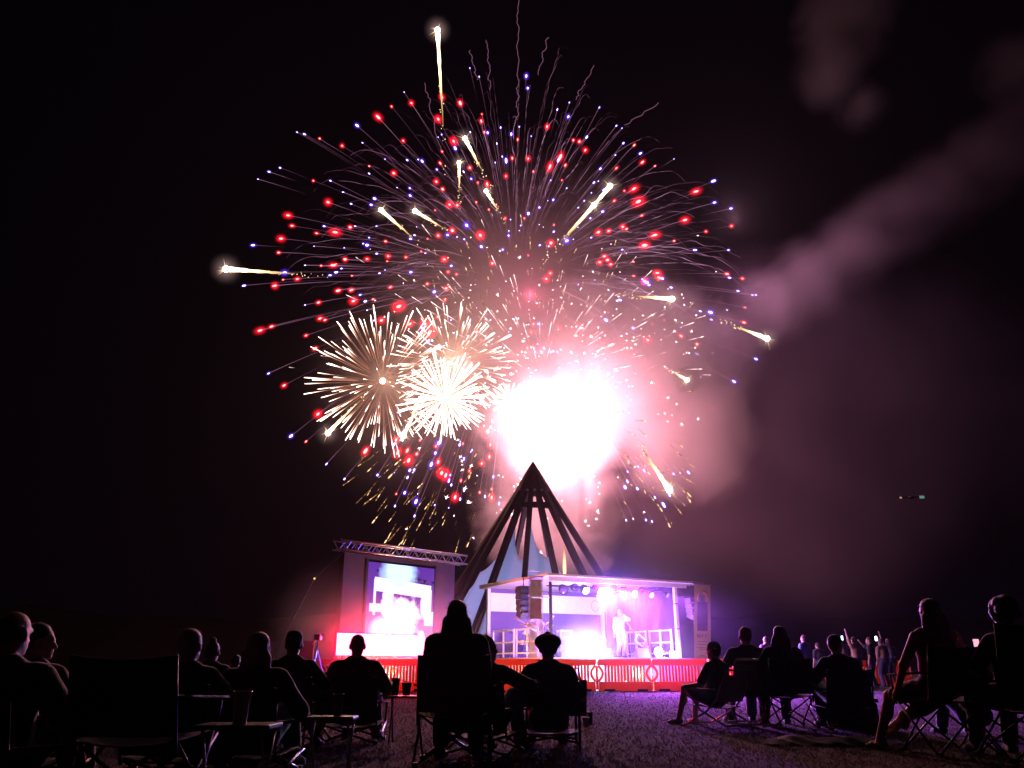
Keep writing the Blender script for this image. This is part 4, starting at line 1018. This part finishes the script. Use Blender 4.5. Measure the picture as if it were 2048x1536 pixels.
for m_ in list(HAIR.values()) + list(CLOTH.values()):
    p_ = m_.node_tree.nodes['Principled BSDF']; p_.inputs['Sheen Weight'].default_value = .7; p_.inputs['Sheen Roughness'].default_value = .35
def person(label, loc, yaw=0., sc=1., pose='sit', hip=.45, lean=.12, head_yaw=0., head_tilt=0., arms=('rest', 'rest'), legs=None, hair=('short', 'dark'), top='black', bottom='denim',
           shorts=False, sleeves='short', hat=None, skin=0, h=.013, group=None, seed=0, wide=1., shoes=True, detail=True):
    """A posed figure facing +Y (away from the camera) before yaw; hip is the hip height above loc."""
    rr = random.Random(seed + 11); hp = Vector((0, 0, hip / sc))
    sp = Vector((0, -math.sin(lean), math.cos(lean)))                        # spine direction
    ch = hp + sp * .30; nb = hp + sp * .49; hd = hp + sp * .50 + Vector((0, .015, .0)) + Vector((0, .02, .155))
    if pose == 'stand': hd = nb + Vector((0, .03, .16))
    HR = Matrix.Rotation(head_yaw, 3, 'Z') @ Matrix.Rotation(head_tilt, 3, 'X')
    def H(x, y, z): return hd + HR @ Vector((x, y, z))
    hrot = [list(r) for r in HR]
    torso = [('e', hp + sp * .02, (.165 * wide, .125, .12)), ('e', hp + sp * .16 + Vector((0, .015, 0)), (.15 * wide, .115, .15)), ('e', ch, (.17 * wide, .115, .17)), ('c', nb + Vector((-.13 * wide, 0, -.05)), nb + Vector((.13 * wide, 0, -.05)), .062, .062),
             ('c', nb + Vector((-.05, 0, .0)), nb + Vector((.05, 0, 0)), .055, .055)]
    head = [('c', nb + Vector((0, .0, -.02)), H(0, -.02, -.06), .058, .055), ('e', H(0, -.012, .03), (.076, .096, .088), hrot), ('e', H(0, .022, -.045), (.06, .07, .075), hrot),
            ('c', H(0, .088, .0), H(0, .106, -.03), .009, .014), ('e', H(0, .078, -.068), (.024, .014, .011), hrot), ('e', H(0, .07, -.098), (.025, .022, .016), hrot),
            ('c', H(-.035, .082, .022), H(.035, .082, .022), .012, .012),
            ('e', H(.08, -.005, -.012), (.012, .022, .032), hrot), ('e', H(-.08, -.005, -.012), (.012, .022, .032), hrot)]
    up, fore, hands, thigh, shin, feet = [], [], [], [], [], []
    for s, ap_ in ((-1, arms[0]), (1, arms[1])):
        sh_ = nb + Vector((s * .185 * wide, 0, -.055))
        if ap_ == 'rest': tgt = Vector((s * .27 * wide, .27, hp.z + .17)); hint = (s * .6, -.6, -.6)
        elif ap_ == 'lap': tgt = Vector((s * .07, .30, hp.z + .12)); hint = (s * 1, -.3, -.5)
        elif ap_ == 'up': tgt = sh_ + Vector((s * .08, .08, .53)); hint = (s, .1, 0)
        elif ap_ == 'phone': tgt = sh_ + Vector((-s * .1, .36, .2)); hint = (s, 0, -.8)
        elif ap_ == 'down': tgt = sh_ + Vector((s * .08, .05, -.53)); hint = (s * .3, -1, 0)
        elif ap_ == 'guitar': tgt = Vector((s * .18, .26, hp.z + .12 + (.1 if s > 0 else 0))); hint = (s, -.4, -.3)
        elif ap_ == 'mic': tgt = hd + Vector((s * .03, .17, -.08)); hint = (s, .1, -.9)
        else: tgt = Vector(ap_); hint = (s * .8, -.4, -.5)
        el, wr = ik(sh_, tgt, .29, .25, hint)
        up.append(('c', sh_, el, .055, .043)); fore.append(('c', el, wr, .041, .028))
        fdv = (wr - el).normalized(); sidev = fdv.cross(Vector((0, 0, 1)))
        sidev = sidev.normalized() if sidev.length > .1 else Vector((1, 0, 0)); dn = sidev.cross(fdv)
        hands.append(('c', wr, wr + fdv * .07, .027, .033))
        for q, (off, L) in enumerate(((-.027, .055), (-.009, .068), (.009, .064), (.026, .05))):
            b0 = wr + fdv * .08 + sidev * off; b1 = b0 + fdv * L * .55 - dn * .008; b2 = b1 + fdv * L * .4 - dn * .028
            hands.append(('c', b0, b1, .0095, .009)); hands.append(('c', b1, b2, .009, .0075))
        t0 = wr + fdv * .03 - sidev * s * .028; hands.append(('c', t0, t0 + fdv * .04 - sidev * s * .03 - dn * .01, .011, .009))
    for i, s in enumerate((-1, 1)):
        hj = hp + Vector((s * .09 * wide, 0, -.01))
        if legs: ank = Vector(legs[i])
        elif pose == 'stand': ank = Vector((s * .12, 0, .08))
        else: ank = Vector((s * .15, .52, .08))
        kn, ank = ik(hj, ank, .44, .42, (s * .12, 1, .55) if pose != 'stand' else (0, 1, 0))
        thigh.append(('c', hj, kn, .088, .06)); shin.append(('c', kn, ank, .056, .036)); shin.append(('e', kn.lerp(ank, .32) + Vector((0, -.018, 0)), (.05, .05, .09)))
        toe = (ank - kn); toe.z = 0
        fw = Vector((s * .25, 1, 0)).normalized()
        feet.append(('c', ank + Vector((0, -.03, -.04)), ank + fw * .09 + Vector((0, 0, -.05)), .036, .034)); feet.append(('c', ank + fw * .09 + Vector((0, 0, -.05)), ank + fw * .16 + Vector((0, 0, -.058)), .034, .024))
    V, Q = grow(torso + head + up + fore + (hands if detail else hands[:1] + hands[10:11]) + thigh + shin + feet, h if detail else h, .022 if detail else .03)
    body = link('person', np_mesh('body', V * sc, Q, SKIN[skin % 3])); body.location = loc; body.rotation_euler = (0, 0, yaw); tag(body, label, 'person', group)
    def cloth(name, prims, mat, inf, k=.04, rip=.004, hh=None):
        V, Q = grow(prims, hh or h * 1.15, k, inf, rip, seed); return link(name, np_mesh(name, V * sc, Q, mat), body)
    shirt = list(torso) + [(c_, a, Vector(a).lerp(Vector(b), .8 if sleeves == 'short' else 1), ra + .006, rb + .012) for c_, a, b, ra, rb in up]
    if sleeves == 'none': shirt = list(torso)
    if sleeves == 'long': shirt += [(c_, a, Vector(a).lerp(Vector(b), .92), ra + .006, rb + .008) for c_, a, b, ra, rb in fore]
    cloth('shirt', shirt, CLOTH[top], .013)
    leg = [torso[0]] + [(c_, a, Vector(a).lerp(Vector(b), .8 if shorts else 1), ra, rb + .012) for c_, a, b, ra, rb in thigh]
    if not shorts: leg += [(x[0], x[1], Vector(x[1]).lerp(Vector(x[2]), .9), x[3] + .004, x[4] + .018) for x in shin if x[0] == 'c']
    cloth('trousers' if not shorts else 'shorts', leg, CLOTH[bottom], .017)
    if shoes:
        for q in (0, 2): cloth('shoe', feet[q:q + 2], CLOTH['black'], .01, .03, 0)
    hs, hc = hair; HM = HAIR[hc]; hpr = []
    cap_ = ('e', H(0, -.022, .042), (.082, .099, .09), hrot)
    if hs == 'short': hpr = [cap_, ('e', H(0, -.05, -.01), (.07, .06, .07), hrot)]
    elif hs == 'thin': hpr = [('e', H(0, -.035, .02), (.08, .085, .075), hrot)]
    elif hs == 'bun': hpr = [cap_, ('e', H(0, -.05, -.01), (.07, .06, .07), hrot), ('e', H(0, -.05, .15), (.042, .042, .036))]
    elif hs == 'long':
        hpr = [cap_, ('e', H(0, -.045, -.03), (.088, .07, .1), hrot)]
        for q in range(9):
            x = -.085 + .17 * q / 8; L = rr.uniform(.26, .42)
            hpr.append(('c', H(x * .9, -.055, -.05), H(x * 1.75 + rr.uniform(-.02, .02), -.085 - .03 * math.cos(x * 12) + rr.uniform(-.015, .02), -.05 - L), .042, .018))
    elif hs == 'bob':
        hpr = [cap_, ('e', H(0, -.045, -.05), (.1, .078, .11), hrot)]
        for q in range(8):
            x = -.1 + .2 * q / 7; hpr.append(('c', H(x * .85, -.05, -.06), H(x * 1.15, -.06, -.17 + rr.uniform(-.02, .02)), .034, .016))
    elif hs == 'curly':
        hpr = [('e', H(0, -.02, .05), (.1, .11, .1), hrot)] + [('e', H(*(Vector((rr.gauss(0, 1), rr.gauss(-.4, .8), rr.gauss(.25, 1))).normalized() * .1 + Vector((0, -.02, .05)))), (.034, .034, .034)) for q in range(40)]
    if hpr:
        V, Q = grow(hpr, h * .85, .02, 0, .004 if hs != 'short' else .002, seed + 3)
        # stray strands standing off the surface
        nV = len(V); ns = 420 if detail else 0; ex, exq = [], []
        if ns:
            cen = V.mean(0); rs = np.random.RandomState(seed + 5); pick = rs.randint(0, nV, ns)
            base = V[pick]; nr = base - np.array(hd); nr /= np.linalg.norm(nr, axis=1)[:, None]
            L = rs.uniform(.012, .045, ns)[:, None] * {'long': 1.4, 'bob': 1.4, 'curly': .6}.get(hs, .35)
            dirn = nr * .6 + rs.randn(ns, 3) * .35 + np.array([0, 0, -.75 if hs in ('long', 'bob') else .1]); dirn /= np.linalg.norm(dirn, axis=1)[:, None]
            sd_ = np.cross(dirn, rs.randn(ns, 3)); sd_ /= np.linalg.norm(sd_, axis=1)[:, None]; w = .0014
            m_ = base + dirn * L * .5 + nr * .006; tip = base + dirn * L + np.array([0, 0, -.006])
            ex = np.concatenate([base - sd_ * w, base + sd_ * w, m_ + sd_ * w * .8, m_ - sd_ * w * .8, tip + sd_ * w * .3, tip - sd_ * w * .3]); i = np.arange(ns)
            exq = np.concatenate([np.stack([nV + i, nV + ns + i, nV + 2 * ns + i, nV + 3 * ns + i], 1), np.stack([nV + 3 * ns + i, nV + 2 * ns + i, nV + 4 * ns + i, nV + 5 * ns + i], 1)])
            V = np.concatenate([V, ex]); Q = np.concatenate([Q, exq])
        link('hair', np_mesh('hair', V * sc, Q, HM), body)
    if hat == 'cap':
        V, Q = grow([('e', H(0, -.012, .055), (.086, .104, .085), hrot), ('e', H(0, .11, .045), (.07, .075, .008), hrot)], h * .85, .01)
        link('cap', np_mesh('cap', V * sc, Q, CLOTH['black']), body)
    elif hat == 'beret':
        V, Q = grow([('e', H(0, -.03, .06), (.132, .14, .085), hrot), ('e', H(0, -.02, -.02), (.088, .1, .04), hrot), ('e', H(.0, -.03, .15), (.018, .018, .014))], h * .85, .035, 0, .004, seed)
        link('knitted_beret', np_mesh('knitted_beret', V * sc, Q, CLOTH['charcoal']), body)
    elif hat == 'sunhat':
        V, Q = grow([('e', H(0, -.012, .06), (.086, .1, .08), hrot), ('e', H(0, -.01, .03), (.13, .14, .008), hrot)], h * .85, .012)
        link('pale_hat', np_mesh('pale_hat', V * sc, Q, CLOTH['white']), body)
    return body
def px_person(label, u, vtop, D, sc=1., **kw):
    """Seat a person at distance D so that the head top shows at (u, vtop)."""
    P = at(u, vtop, D); lean = kw.get('lean', .12)
    extra = {'beret': .05, 'cap': .02}.get(kw.get('hat'), .01)
    hip = P.z - sc * (.50 * math.cos(lean) + .155 + .118 + extra)
    return person(label, (P.x, D + .0, 0), sc=sc, hip=max(hip, .14), **kw), max(hip, .14)

# ------------------------------------------------------------------ chairs
def fabric_panel(p00, p10, p01, p11, sag, axis, m, name, o, nu=8, nv=8, th=.006):
    a, b, c, d = (Vector(x) for x in (p00, p10, p01, p11)); ax = Vector(axis)
    g_ = MB().grid(lambda u, v: a.lerp(b, u).lerp(c.lerp(d, u), v) + ax * sag * 4 * u * (1 - u) * (.4 + .6 * math.sin(math.pi * min(1, v * .9 + .1))) + Vector((0, 0, -.022 * math.sin(math.pi * u) * v * v if name == 'backrest' else 0)), nu, nv).build(name, m, o, True)
    s_ = g_.modifiers.new('Solidify', 'SOLIDIFY'); s_.thickness = th; return g_
def camp_chair(label, loc, yaw, seat=.4, back=.88, w=.56, fab='fabric_dark', frame='darkmetal', group='folding camp chairs in the audience'):
    o = thing('camp_chair', label, 'camp chair', loc, yaw, group); x = w / 2; yf, yb = .26, -.24; r = .0105; fm = M[frame]
    def pole(p, q, n='leg'): return MB().tube([p, q], r, 6).build(n, fm, o, True)
    for s in (-1, 1):
        pole((s * x, yf, .015), (-s * x * .96, yf + .01 * s, seat)); pole((s * x, yb - .06, .015), (-s * x * .96, yb + .012 * s, seat))
        pole((s * x, yf, .015), (s * x, yb, seat * .96)); pole((s * x + s * .02, yb - .06, .015), (s * x + s * .02, yf, seat))
        MB().tube([(s * x, yb, seat * .8), (s * x, yb - .03, seat), (s * x * .98, yb - .14, back)], r, 6).build('back_post', fm, o, True)
        MB().tube([(s * (x + .01), yf, seat), (s * (x + .02), yf + .01, seat + .2)], r, 6).build('arm_post', fm, o, True)
        fabric_panel((s * x - .035, yb - .07, seat + .23), (s * x + .045, yb - .07, seat + .23), (s * x - .03, yf + .05, seat + .205), (s * x + .05, yf + .05, seat + .205), -.008, (0, 0, 1), M[fab], 'armrest', o, 4, 6, .012)
        for yy in (yf, yb - .06): MB().box((s * x, yy, .018), (.045, .05, .036)).build('foot', M['black'], o)
    fabric_panel((-x, yb, seat), (x, yb, seat), (-x, yf, seat + .02), (x, yf, seat + .02), -.05, (0, 0, 1), M[fab], 'seat', o)
    fabric_panel((-x, yb - .02, seat + .02), (x, yb - .02, seat + .02), (-x * .98, yb - .145, back), (x * .98, yb - .145, back), -.05, (0, 1, 0), M[fab], 'backrest', o, 8, 10)
    return o
def lawn_chair(label, loc, yaw, seat=.38, back=.95, w=.54, fab='fabric_pale'):
    o = thing('lawn_chair', label, 'lawn chair', loc, yaw); x = w / 2; r = .013
    for s in (-1, 1):
        MB().tube([(s * x, .32, .01), (s * x, -.05, seat * .75), (s * x, -.24, seat + .1), (s * x, -.4, back - .04), (s * x * .9, -.41, back)], r, 7).build('side_frame', M['alu'], o, True)
        MB().tube([(s * x * 1.04, -.38, .01), (s * x * 1.04, .02, seat * .8), (s * x * 1.04, .26, seat + .2)], r, 7).build('leg', M['alu'], o, True)
        MB().box((s * x * 1.06, .02, seat + .215), (.045, .5, .025)).build('armrest', M['whitepaint'], o, bevel=.008)
    MB().tube([(-x * .9, -.41, back), (x * .9, -.41, back)], r, 7).build('top_bar', M['alu'], o, True)
    for z, y in ((.02, .32), (.02, -.38)): MB().tube([(-x, y, z), (x, y, z)], r, 7).build('foot_bar', M['alu'], o, True)
    fabric_panel((-x, -.2, seat), (x, -.2, seat), (-x, .26, seat + .03), (x, .26, seat + .03), -.03, (0, 0, 1), M[fab], 'seat', o)
    fabric_panel((-x, -.235, seat + .06), (x, -.235, seat + .06), (-x, -.395, back - .05), (x, -.395, back - .05), -.03, (0, 1, 0), M[fab], 'backrest', o)
    return o
def director_chair(label, loc, yaw, seat=.42, back=.84, w=.56, fab='fabric_dark'):
    o = thing('director_chair', label, 'director chair', loc, yaw); x = w / 2; fm = M['darkmetal']
    for s in (-1, 1):
        for y in (-.24, .24): MB().tube([(s * x, y, .01), (s * x, y, seat + .2)], .014, 7).build('leg', fm, o, True)
        MB().tube([(s * x, -.24, seat + .2), (s * x, -.27, back)], .014, 7).build('back_post', fm, o, True)
        MB().tube([(s * x, -.27, .03), (s * x, .27, .03)], .014, 7).build('foot_bar', fm, o, True)
        MB().box((s * x, 0, seat + .215), (.055, .54, .028)).build('armrest', M['black'], o, bevel=.008)
        for y in (-.2, .2): MB().tube([(s * x, y, .06), (-s * x, y + .012 * s, seat - .01)], .011, 6).build('cross_brace', fm, o, True)
    fabric_panel((-x, -.22, seat), (x, -.22, seat), (-x, .24, seat), (x, .24, seat), -.03, (0, 0, 1), M[fab], 'seat', o)
    fabric_panel((-x, -.26, seat + .22), (x, -.26, seat + .22), (-x, -.28, back), (x, -.28, back), -.03, (0, 1, 0), M[fab], 'backrest', o)
    return o
def plastic_cup(label, P, h=.14, r=.045, full=True, col=None):
    o = thing('plastic_cup', label, 'cup', P)
    m = col or surf('translucent cup', (.5, .4, .42), .2, 0, .1, 5)
    MB().lathe([(r * .72, 0), (r * .74, .004), (r, h), (r * 1.06, h), (r * 1.06, h + .006), (r * .97, h + .006), (r * .7, .01), (.0001, .008)], 18).build('cup_wall', m, o, True)
    if full: MB().lathe([(r * .9, h * .8), (.0001, h * .8)], 18).build('drink', surf('dark drink', (.08, .03, .01), .1), o)
    return o
def side_table(label, P, w, d, h):
    o = thing('folding_table', label, 'table', (P[0], P[1], 0))
    MB().box((0, 0, h - .012), (w, d, .024)).build('tabletop', surf('dark table top', (.1, .07, .07), .3), o, bevel=.006)
    for s in (-1, 1):
        MB().tube([(s * w * .42, -d * .4, .01), (s * w * .42, d * .4, h - .025)], .01, 6).build('leg', M['alu'], o, True)
        MB().tube([(s * w * .38, d * .4, .01), (s * w * .38, -d * .4, h - .025)], .01, 6).build('leg', M['alu'], o, True)
    return o
def X(u, D): return at(u, 1330, D).x

# ------------------------------------------------------------------ the audience, left to right
G1 = 'seated audience watching the fireworks'
def seated(label, u, vt, D, sc, chair=None, clabel=None, fab='fabric_dark', **kw):
    b, hip = px_person(label, u, vt, D, sc, group=G1, seed=int(u), **kw)
    seat = hip - .10 * sc
    if chair: chair(clabel, (b.location.x, b.location.y + .02, 0), kw.get('yaw', 0.) * .9, seat=seat, back=kw.pop('cback', seat + .45), fab=fab)
    return b
seated('broad man with close-cropped hair seated at the far left edge', 42, 1220, 4.8, 1.06, camp_chair, 'low camp chair under the broad man at the left edge', hair=('thin', 'brown'), top='charcoal', wide=1.2, yaw=-.06, head_yaw=-.15, h=.010, arms=('lap', 'rest'))
seated('person turned in profile just right of the broad man', 90, 1246, 5.5, .95, camp_chair, 'camp chair under the person in profile by the broad man', hair=('short', 'dark'), top='black', head_yaw=-1.0, h=.010, arms=('lap', (.30, .36, .34)), yaw=-.1)
camp_chair('empty dark camp chair with a wide back at lower left', (X(310, 4.9), 4.9, 0), -.03, .37, .80, .58)
seated('white-haired person behind the empty camp chair', 388, 1258, 5.9, .92, camp_chair, 'camp chair under the white-haired person', hair=('short', 'grey'), top='navy', head_yaw=-.2, h=.010, arms=('rest', (.36, .34, .42)))
seated('person with a hair bun right of the white-haired one', 430, 1284, 9.8, .92, camp_chair, 'camp chair under the person with a hair bun', hair=('bun', 'brown'), top='charcoal')
seated('small child whose head just shows left of the shoulder-length hair', 475, 1310, 11.5, .72, None, None, hair=('short', 'brown'), top='navy')
seated('person with shoulder-length hair leaning back at lower left', 525, 1265, 6.4, .95, camp_chair, 'camp chair under the person with shoulder-length hair', hair=('bob', 'blond'), top='black', h=.010, wide=1.12, yaw=-.1, sleeves='long')
seated('man in a black cap and T-shirt left of the light panel', 592, 1260, 8.4, 1.0, camp_chair, 'camp chair under the man in the black cap', hair=('short', 'dark'), hat='cap', top='black', head_yaw=.15, arms=('rest', (.34, .30, .42)), fab='fabric_red')
seated('bald man silhouetted against the white light panel', 717, 1266, 9.0, 1.02, camp_chair, 'camp chair with curved arm under the bald man', hair=('none', 'dark'), top='maroon', wide=1.08, lean=.08)
seated('large long-haired person towering in front of the stage', 915, 1200, 7.1, 1.02, camp_chair, 'tall camp chair under the large long-haired person', hair=('long', 'brown'), top='black', wide=1.04, h=.011, bottom='black', lean=.05, arms=('lap', 'lap'), fab='fabric_red')
seated('person in profile beside the large long-haired one', 975, 1270, 7.9, .97, camp_chair, 'camp chair under the person beside the long-haired one', hair=('short', 'dark'), top='black', head_yaw=-1.1, yaw=-.35, arms=('lap', (.38, .34, .60)), sleeves='long')
seated('person in a knitted beret in front of the stage', 1095, 1262, 8.4, 1.0, director_chair, 'director chair with thin dark posts under the beret', hair=('short', 'dark'), hat='beret', top='navy', wide=1.0, arms=('rest', 'rest'), fab='fabric_blue')
seated('person with bare legs and pale hat in an aluminium chair', 1422, 1284, 11.4, .92, lawn_chair, 'aluminium lawn chair with bare legs beside it', hair=('short', 'dark'), hat='sunhat', yaw=.75, top='black', shorts=True, shoes=False, legs=((-.14, .56, .08), (.12, .46, .08)), skin=2, fab='fabric_pale')
seated('short-haired man in the row right of the stage', 1487, 1254, 11.6, 1.0, lawn_chair, 'pale mesh lawn chair under the short-haired man', hair=('short', 'brown'), top='black', head_yaw=.1, wide=1.08, fab='fabric_pale')
seated('person with wavy long hair in the row right of the stage', 1556, 1252, 11.2, .98, camp_chair, 'camp chair under the person with wavy hair', hair=('long', 'brown'), top='black', head_yaw=-.2)
seated('man in a dark cap looking right in a high-backed camp chair', 1667, 1269, 10.8, .98, camp_chair, 'high-backed camp chair under the man looking right', hair=('short', 'dark'), hat='cap', top='navy', head_yaw=-.9, legs=((-.1, .5, .08), (.3, .46, .08)), fab='fabric_blue')
seated('long-haired person with bare feet near the right edge', 1850, 1198, 7.9, 1.0, camp_chair, 'tall camp chair under the barefoot long-haired person', hair=('long', 'brown'), top='red', sleeves='none', shorts=True, shoes=False, legs=((-.42, .42, .08), (-.3, .62, .08)), arms=((-.30, .18, .55), 'rest'), yaw=.12, skin=2, wide=1.05, h=.011)
b, hip = px_person('curly-haired person over a chair back at the right edge', 2000, 1204, 7.4, 1.0, group=G1, seed=2000, hair=('curly', 'brown'), top='black', head_yaw=.3, h=.011)
camp_chair('wide dark camp chair with a tall back at the right edge', (b.location.x, b.location.y, 0), 0., hip - .1, at(2000, 1247, 7.1).z, .62)
px_person('dark person sitting low between the two right-hand chairs', 1925, 1290, 9.6, .95, group=G1, seed=1925, hair=('short', 'dark'), top='black', arms=('rest', 'phone'), head_yaw=-.3)

# far standing crowd
G2 = 'people standing far off at the right'
for (u, D, sc_, lab, top, arms, yw) in ((1537, 27, .95, 'far person in pink-lit top behind the wavy hair', 'lilac', ('down', 'down'), .3), (1614, 28, 1.0, 'far standing person in a bright blue shirt', 'blue', ('down', 'lap'), .5), (1690, 29, .98, 'far standing person in a lilac shirt behind the man in a cap', 'lilac', ('down', 'phone'), .2),
        (1715, 30, 1.0, 'far standing person with one arm raised high', 'tan', ('up', 'down'), .4), (1746, 29, .98, 'far standing person holding up a lit phone', 'black', ('down', 'phone'), .9), (1768, 31, .98, 'far standing person in a pale top right of the lit phone', 'tan', ('down', 'down'), .3),
        (1783, 32, 1.0, 'far standing person with an arm up nearest the barefoot person', 'grey', ('up', 'down'), .2), (1640, 31, .9, 'small far standing person left of the man in a cap', 'charcoal', ('down', 'down'), .3)):
    person(lab, (X(u, D), D, 0), yaw=yw, sc=sc_, pose='stand', hip=.92 * sc_, lean=.0, hair=('short', 'brown'), top=top, arms=arms, h=.022, group=G2, seed=u, detail=False, skin=u)
def phone(label, P, col, s, yaw):
    o = thing('mobile_phone', label, 'phone', P, yaw)
    MB().box((0, 0, 0), (.075, .009, .15)).build('case', M['black'], o, bevel=.003)
    MB().box((0, -.006, 0), (.068, .003, .14)).build('screen', glow('phone screen', col, s), o)
phone('glowing mobile phone held up in the far crowd', at(1752, 1277, 28.4), (.35, 1, .75), 14, .0)
phone('dim mobile phone held by the far person in lilac', at(1684, 1276, 28.3), (.5, .8, .8), 4, .0)
phone('mobile phone glinting in the dark near the right edge', at(1953, 1292, 9.0), (1, .45, .6), 1.2, .2)
o = thing('glow_stick', 'tiny coloured toy lights in the dark left of the empty chair', 'toy light', at(203, 1340, 12))
MB().ball((0, 0, 0), .012).build('light', glow('toy cyan', (.1, .6, 1), 2), o); MB().ball((-.05, 0, .05), .01).build('light', glow('toy red', (1, .2, .1), 1), o)
MB().tube([(-.06, 0, .06), (.01, 0, -.02)], .006, 5).build('tube', M['black'], o)
o = thing('torch', 'small white torch point above the empty camp chair', 'torch', at(304, 1318, 20))
MB().ball((0, -.03, 0), .03).build('bulb', glow('torch bulb', (1, .8, .9), 4), o); MB().tube([(0, 0, 0), (0, .15, 0)], .025, 8).build('barrel', M['black'], o)
# tables, cups, cooler, blanket
P = at(478, 1447, 4.6); side_table('low folding table carrying the large clear cup', (P.x, 4.6), .40, .26, P.z)
plastic_cup('large clear plastic cup on the low table at lower left', (at(491, 1330, 4.55).x, 4.55, P.z + .002), .155, .048)
P = at(665, 1432, 6.6); side_table('low folding table between the cap and the bald man', (P.x, 6.6), .36, .24, P.z)
plastic_cup('dark tumbler on the table between the cap and the bald man', (at(681, 1330, 6.6).x, 6.6, P.z + .002), .15, .04, False, surf('dark tumbler', (.06, .03, .1), .3))
P = at(812, 1391, 8.8); side_table('little round-edged table carrying two dark cups', (P.x, 8.8), .34, .24, P.z)
plastic_cup('dark plastic cup on the little table, the right one of two', (at(815, 1330, 8.75).x, 8.75, P.z + .002), .115, .05, False, M['black'])
plastic_cup('tall dark cup on the little table, the left one of two', (at(793, 1330, 8.8).x, 8.8, P.z + .002), .16, .042, False, M['black'])
P = ground_at(1172, 1452)
plastic_cup('pale cup standing on the grass by the director chair', (P.x, P.y, .0), .10, .045, True, M['whitepaint'])
P = ground_at(1184, 1450); plastic_cup('dark tumbler on the grass beside the pale cup', (P.x, P.y + .25, 0), .14, .04, False, M['black'])
P = ground_at(1148, 1440)
o = thing('tote_bag', 'dark blue tote bag hanging beside the director chair', 'bag', (X(1146, 8.5), 8.45, 0))
g_ = MB().grid(lambda u, v: ((u - .5) * .24 * (1 + .1 * v), .05 * math.sin(u * math.pi) + .02, .28 + v * .33), 6, 6).grid(lambda u, v: ((.5 - u) * .24 * (1 + .1 * v), -.05 * math.sin(u * math.pi) + .02, .28 + v * .33), 6, 6); g_.build('bag_body', CLOTH['navy'], o, True)
MB().tube([(-.07, .02, .6), (-.05, .02, .72), (.05, .02, .72), (.07, .02, .6)], .008, 5).build('strap', CLOTH['navy'], o)
P = ground_at(1708, 1455)
o = thing('cooler_box', 'dark soft cooler box on the grass by the camp chair', 'cooler', (P.x, P.y, 0), .06)
MB().span((-.27, -.18, 0), (.27, .18, .30)).build('box', CLOTH['black'], o, bevel=.03); MB().span((-.28, -.19, .302), (.28, .19, .345)).build('lid', CLOTH['charcoal'], o, bevel=.012)
MB().tube([(-.29, 0, .25), (-.32, 0, .33), (-.29, 0, .36)], .012, 5).build('handle', M['black'], o)
P = ground_at(1660, 1488); wB = 1.35
rs_ = random.Random(4)
def bl(u, v):
    x = (u - .5) * wB; y = (v - .5) * .55
    z = .012 + .05 * (math.sin(u * math.pi) * math.sin(v * math.pi)) ** .6 * (1 + .5 * math.sin(u * 17 + 2 * v) * math.sin(v * 7 + u * 5)) + .012 * math.sin(u * 40 + v * 9)
    return (x, y + .06 * math.sin(u * 9), max(z, .004))
o = MB().grid(bl, 60, 24).build('blanket', M['fabric_dark'], None, True, (P.x, P.y, 0)); tag(o, 'crumpled dark blanket spread on the grass at lower right', 'blanket')

# ------------------------------------------------------------------ the band
G3 = 'musicians on the stage'
def on_stage(u, y): 
    x, yy = to_stage(stage_at(u, 1325, y)); return SP(x, yy, SF + .002)
person('singer in white standing at the front of the stage', on_stage(1243, .9), yaw=math.pi + STAGE_A, pose='stand', hip=.93, lean=0, hair=('short', 'grey'), top='white', bottom='white', arms=('mic', 'down'), sleeves='long', wide=1.12, h=.016, group=G3, seed=1)
dk = SP(1.15, 3.45, SF)
person('drummer in white bent over the drum kit', dk, yaw=math.pi + STAGE_A, pose='sit', hip=.58, lean=-.1, hair=('short', 'blond'), top='white', bottom='grey', arms=((-.32, .38, .95), (.3, .36, .8)), h=.016, group=G3, seed=2)
o = thing('drum_stool', 'low stool under the drummer', 'stool', dk, STAGE_A)
MB().lathe([(.0001, .5), (.16, .5), (.17, .47), (.16, .44), (.0001, .44)], 16).build('seat', M['black'], o, True)
for k in range(3): MB().tube([(0, 0, .44), (.22 * math.cos(k * 2.1), .22 * math.sin(k * 2.1), .005)], .012, 5).build('leg', M['steel'], o)
person('pale-lit musician standing behind the see-through banner', on_stage(1071, 1.6), yaw=math.pi + STAGE_A, pose='stand', hip=.88, lean=0, sc=.95, hair=('short', 'grey'), top='white', bottom='denim', arms=('guitar', 'guitar'), h=.016, group=G3, seed=3)
gp = on_stage(1071, 1.6)
o = thing('electric_guitar', 'pale electric guitar held by the musician behind the banner', 'guitar', gp + Vector((0, -.22, 1.0)), math.pi + STAGE_A)
V, Q = grow([('e', (0, 0, 0), (.17, .025, .13)), ('e', (.13, 0, .03), (.11, .022, .10))], .014, .03); link('guitar_body', np_mesh('guitar_body', V, Q, M['whitepaint']), o)
MB().bar((.2, 0, .05), (.75, 0, .28), .05, .025).build('neck', surf('maple', (.35, .2, .1), .4), o); MB().box((.8, 0, .3), (.14, .02, .07), Matrix.Rotation(-.4, 3, 'Y')).build('headstock', surf('dark maple', (.2, .1, .05), .4), o)
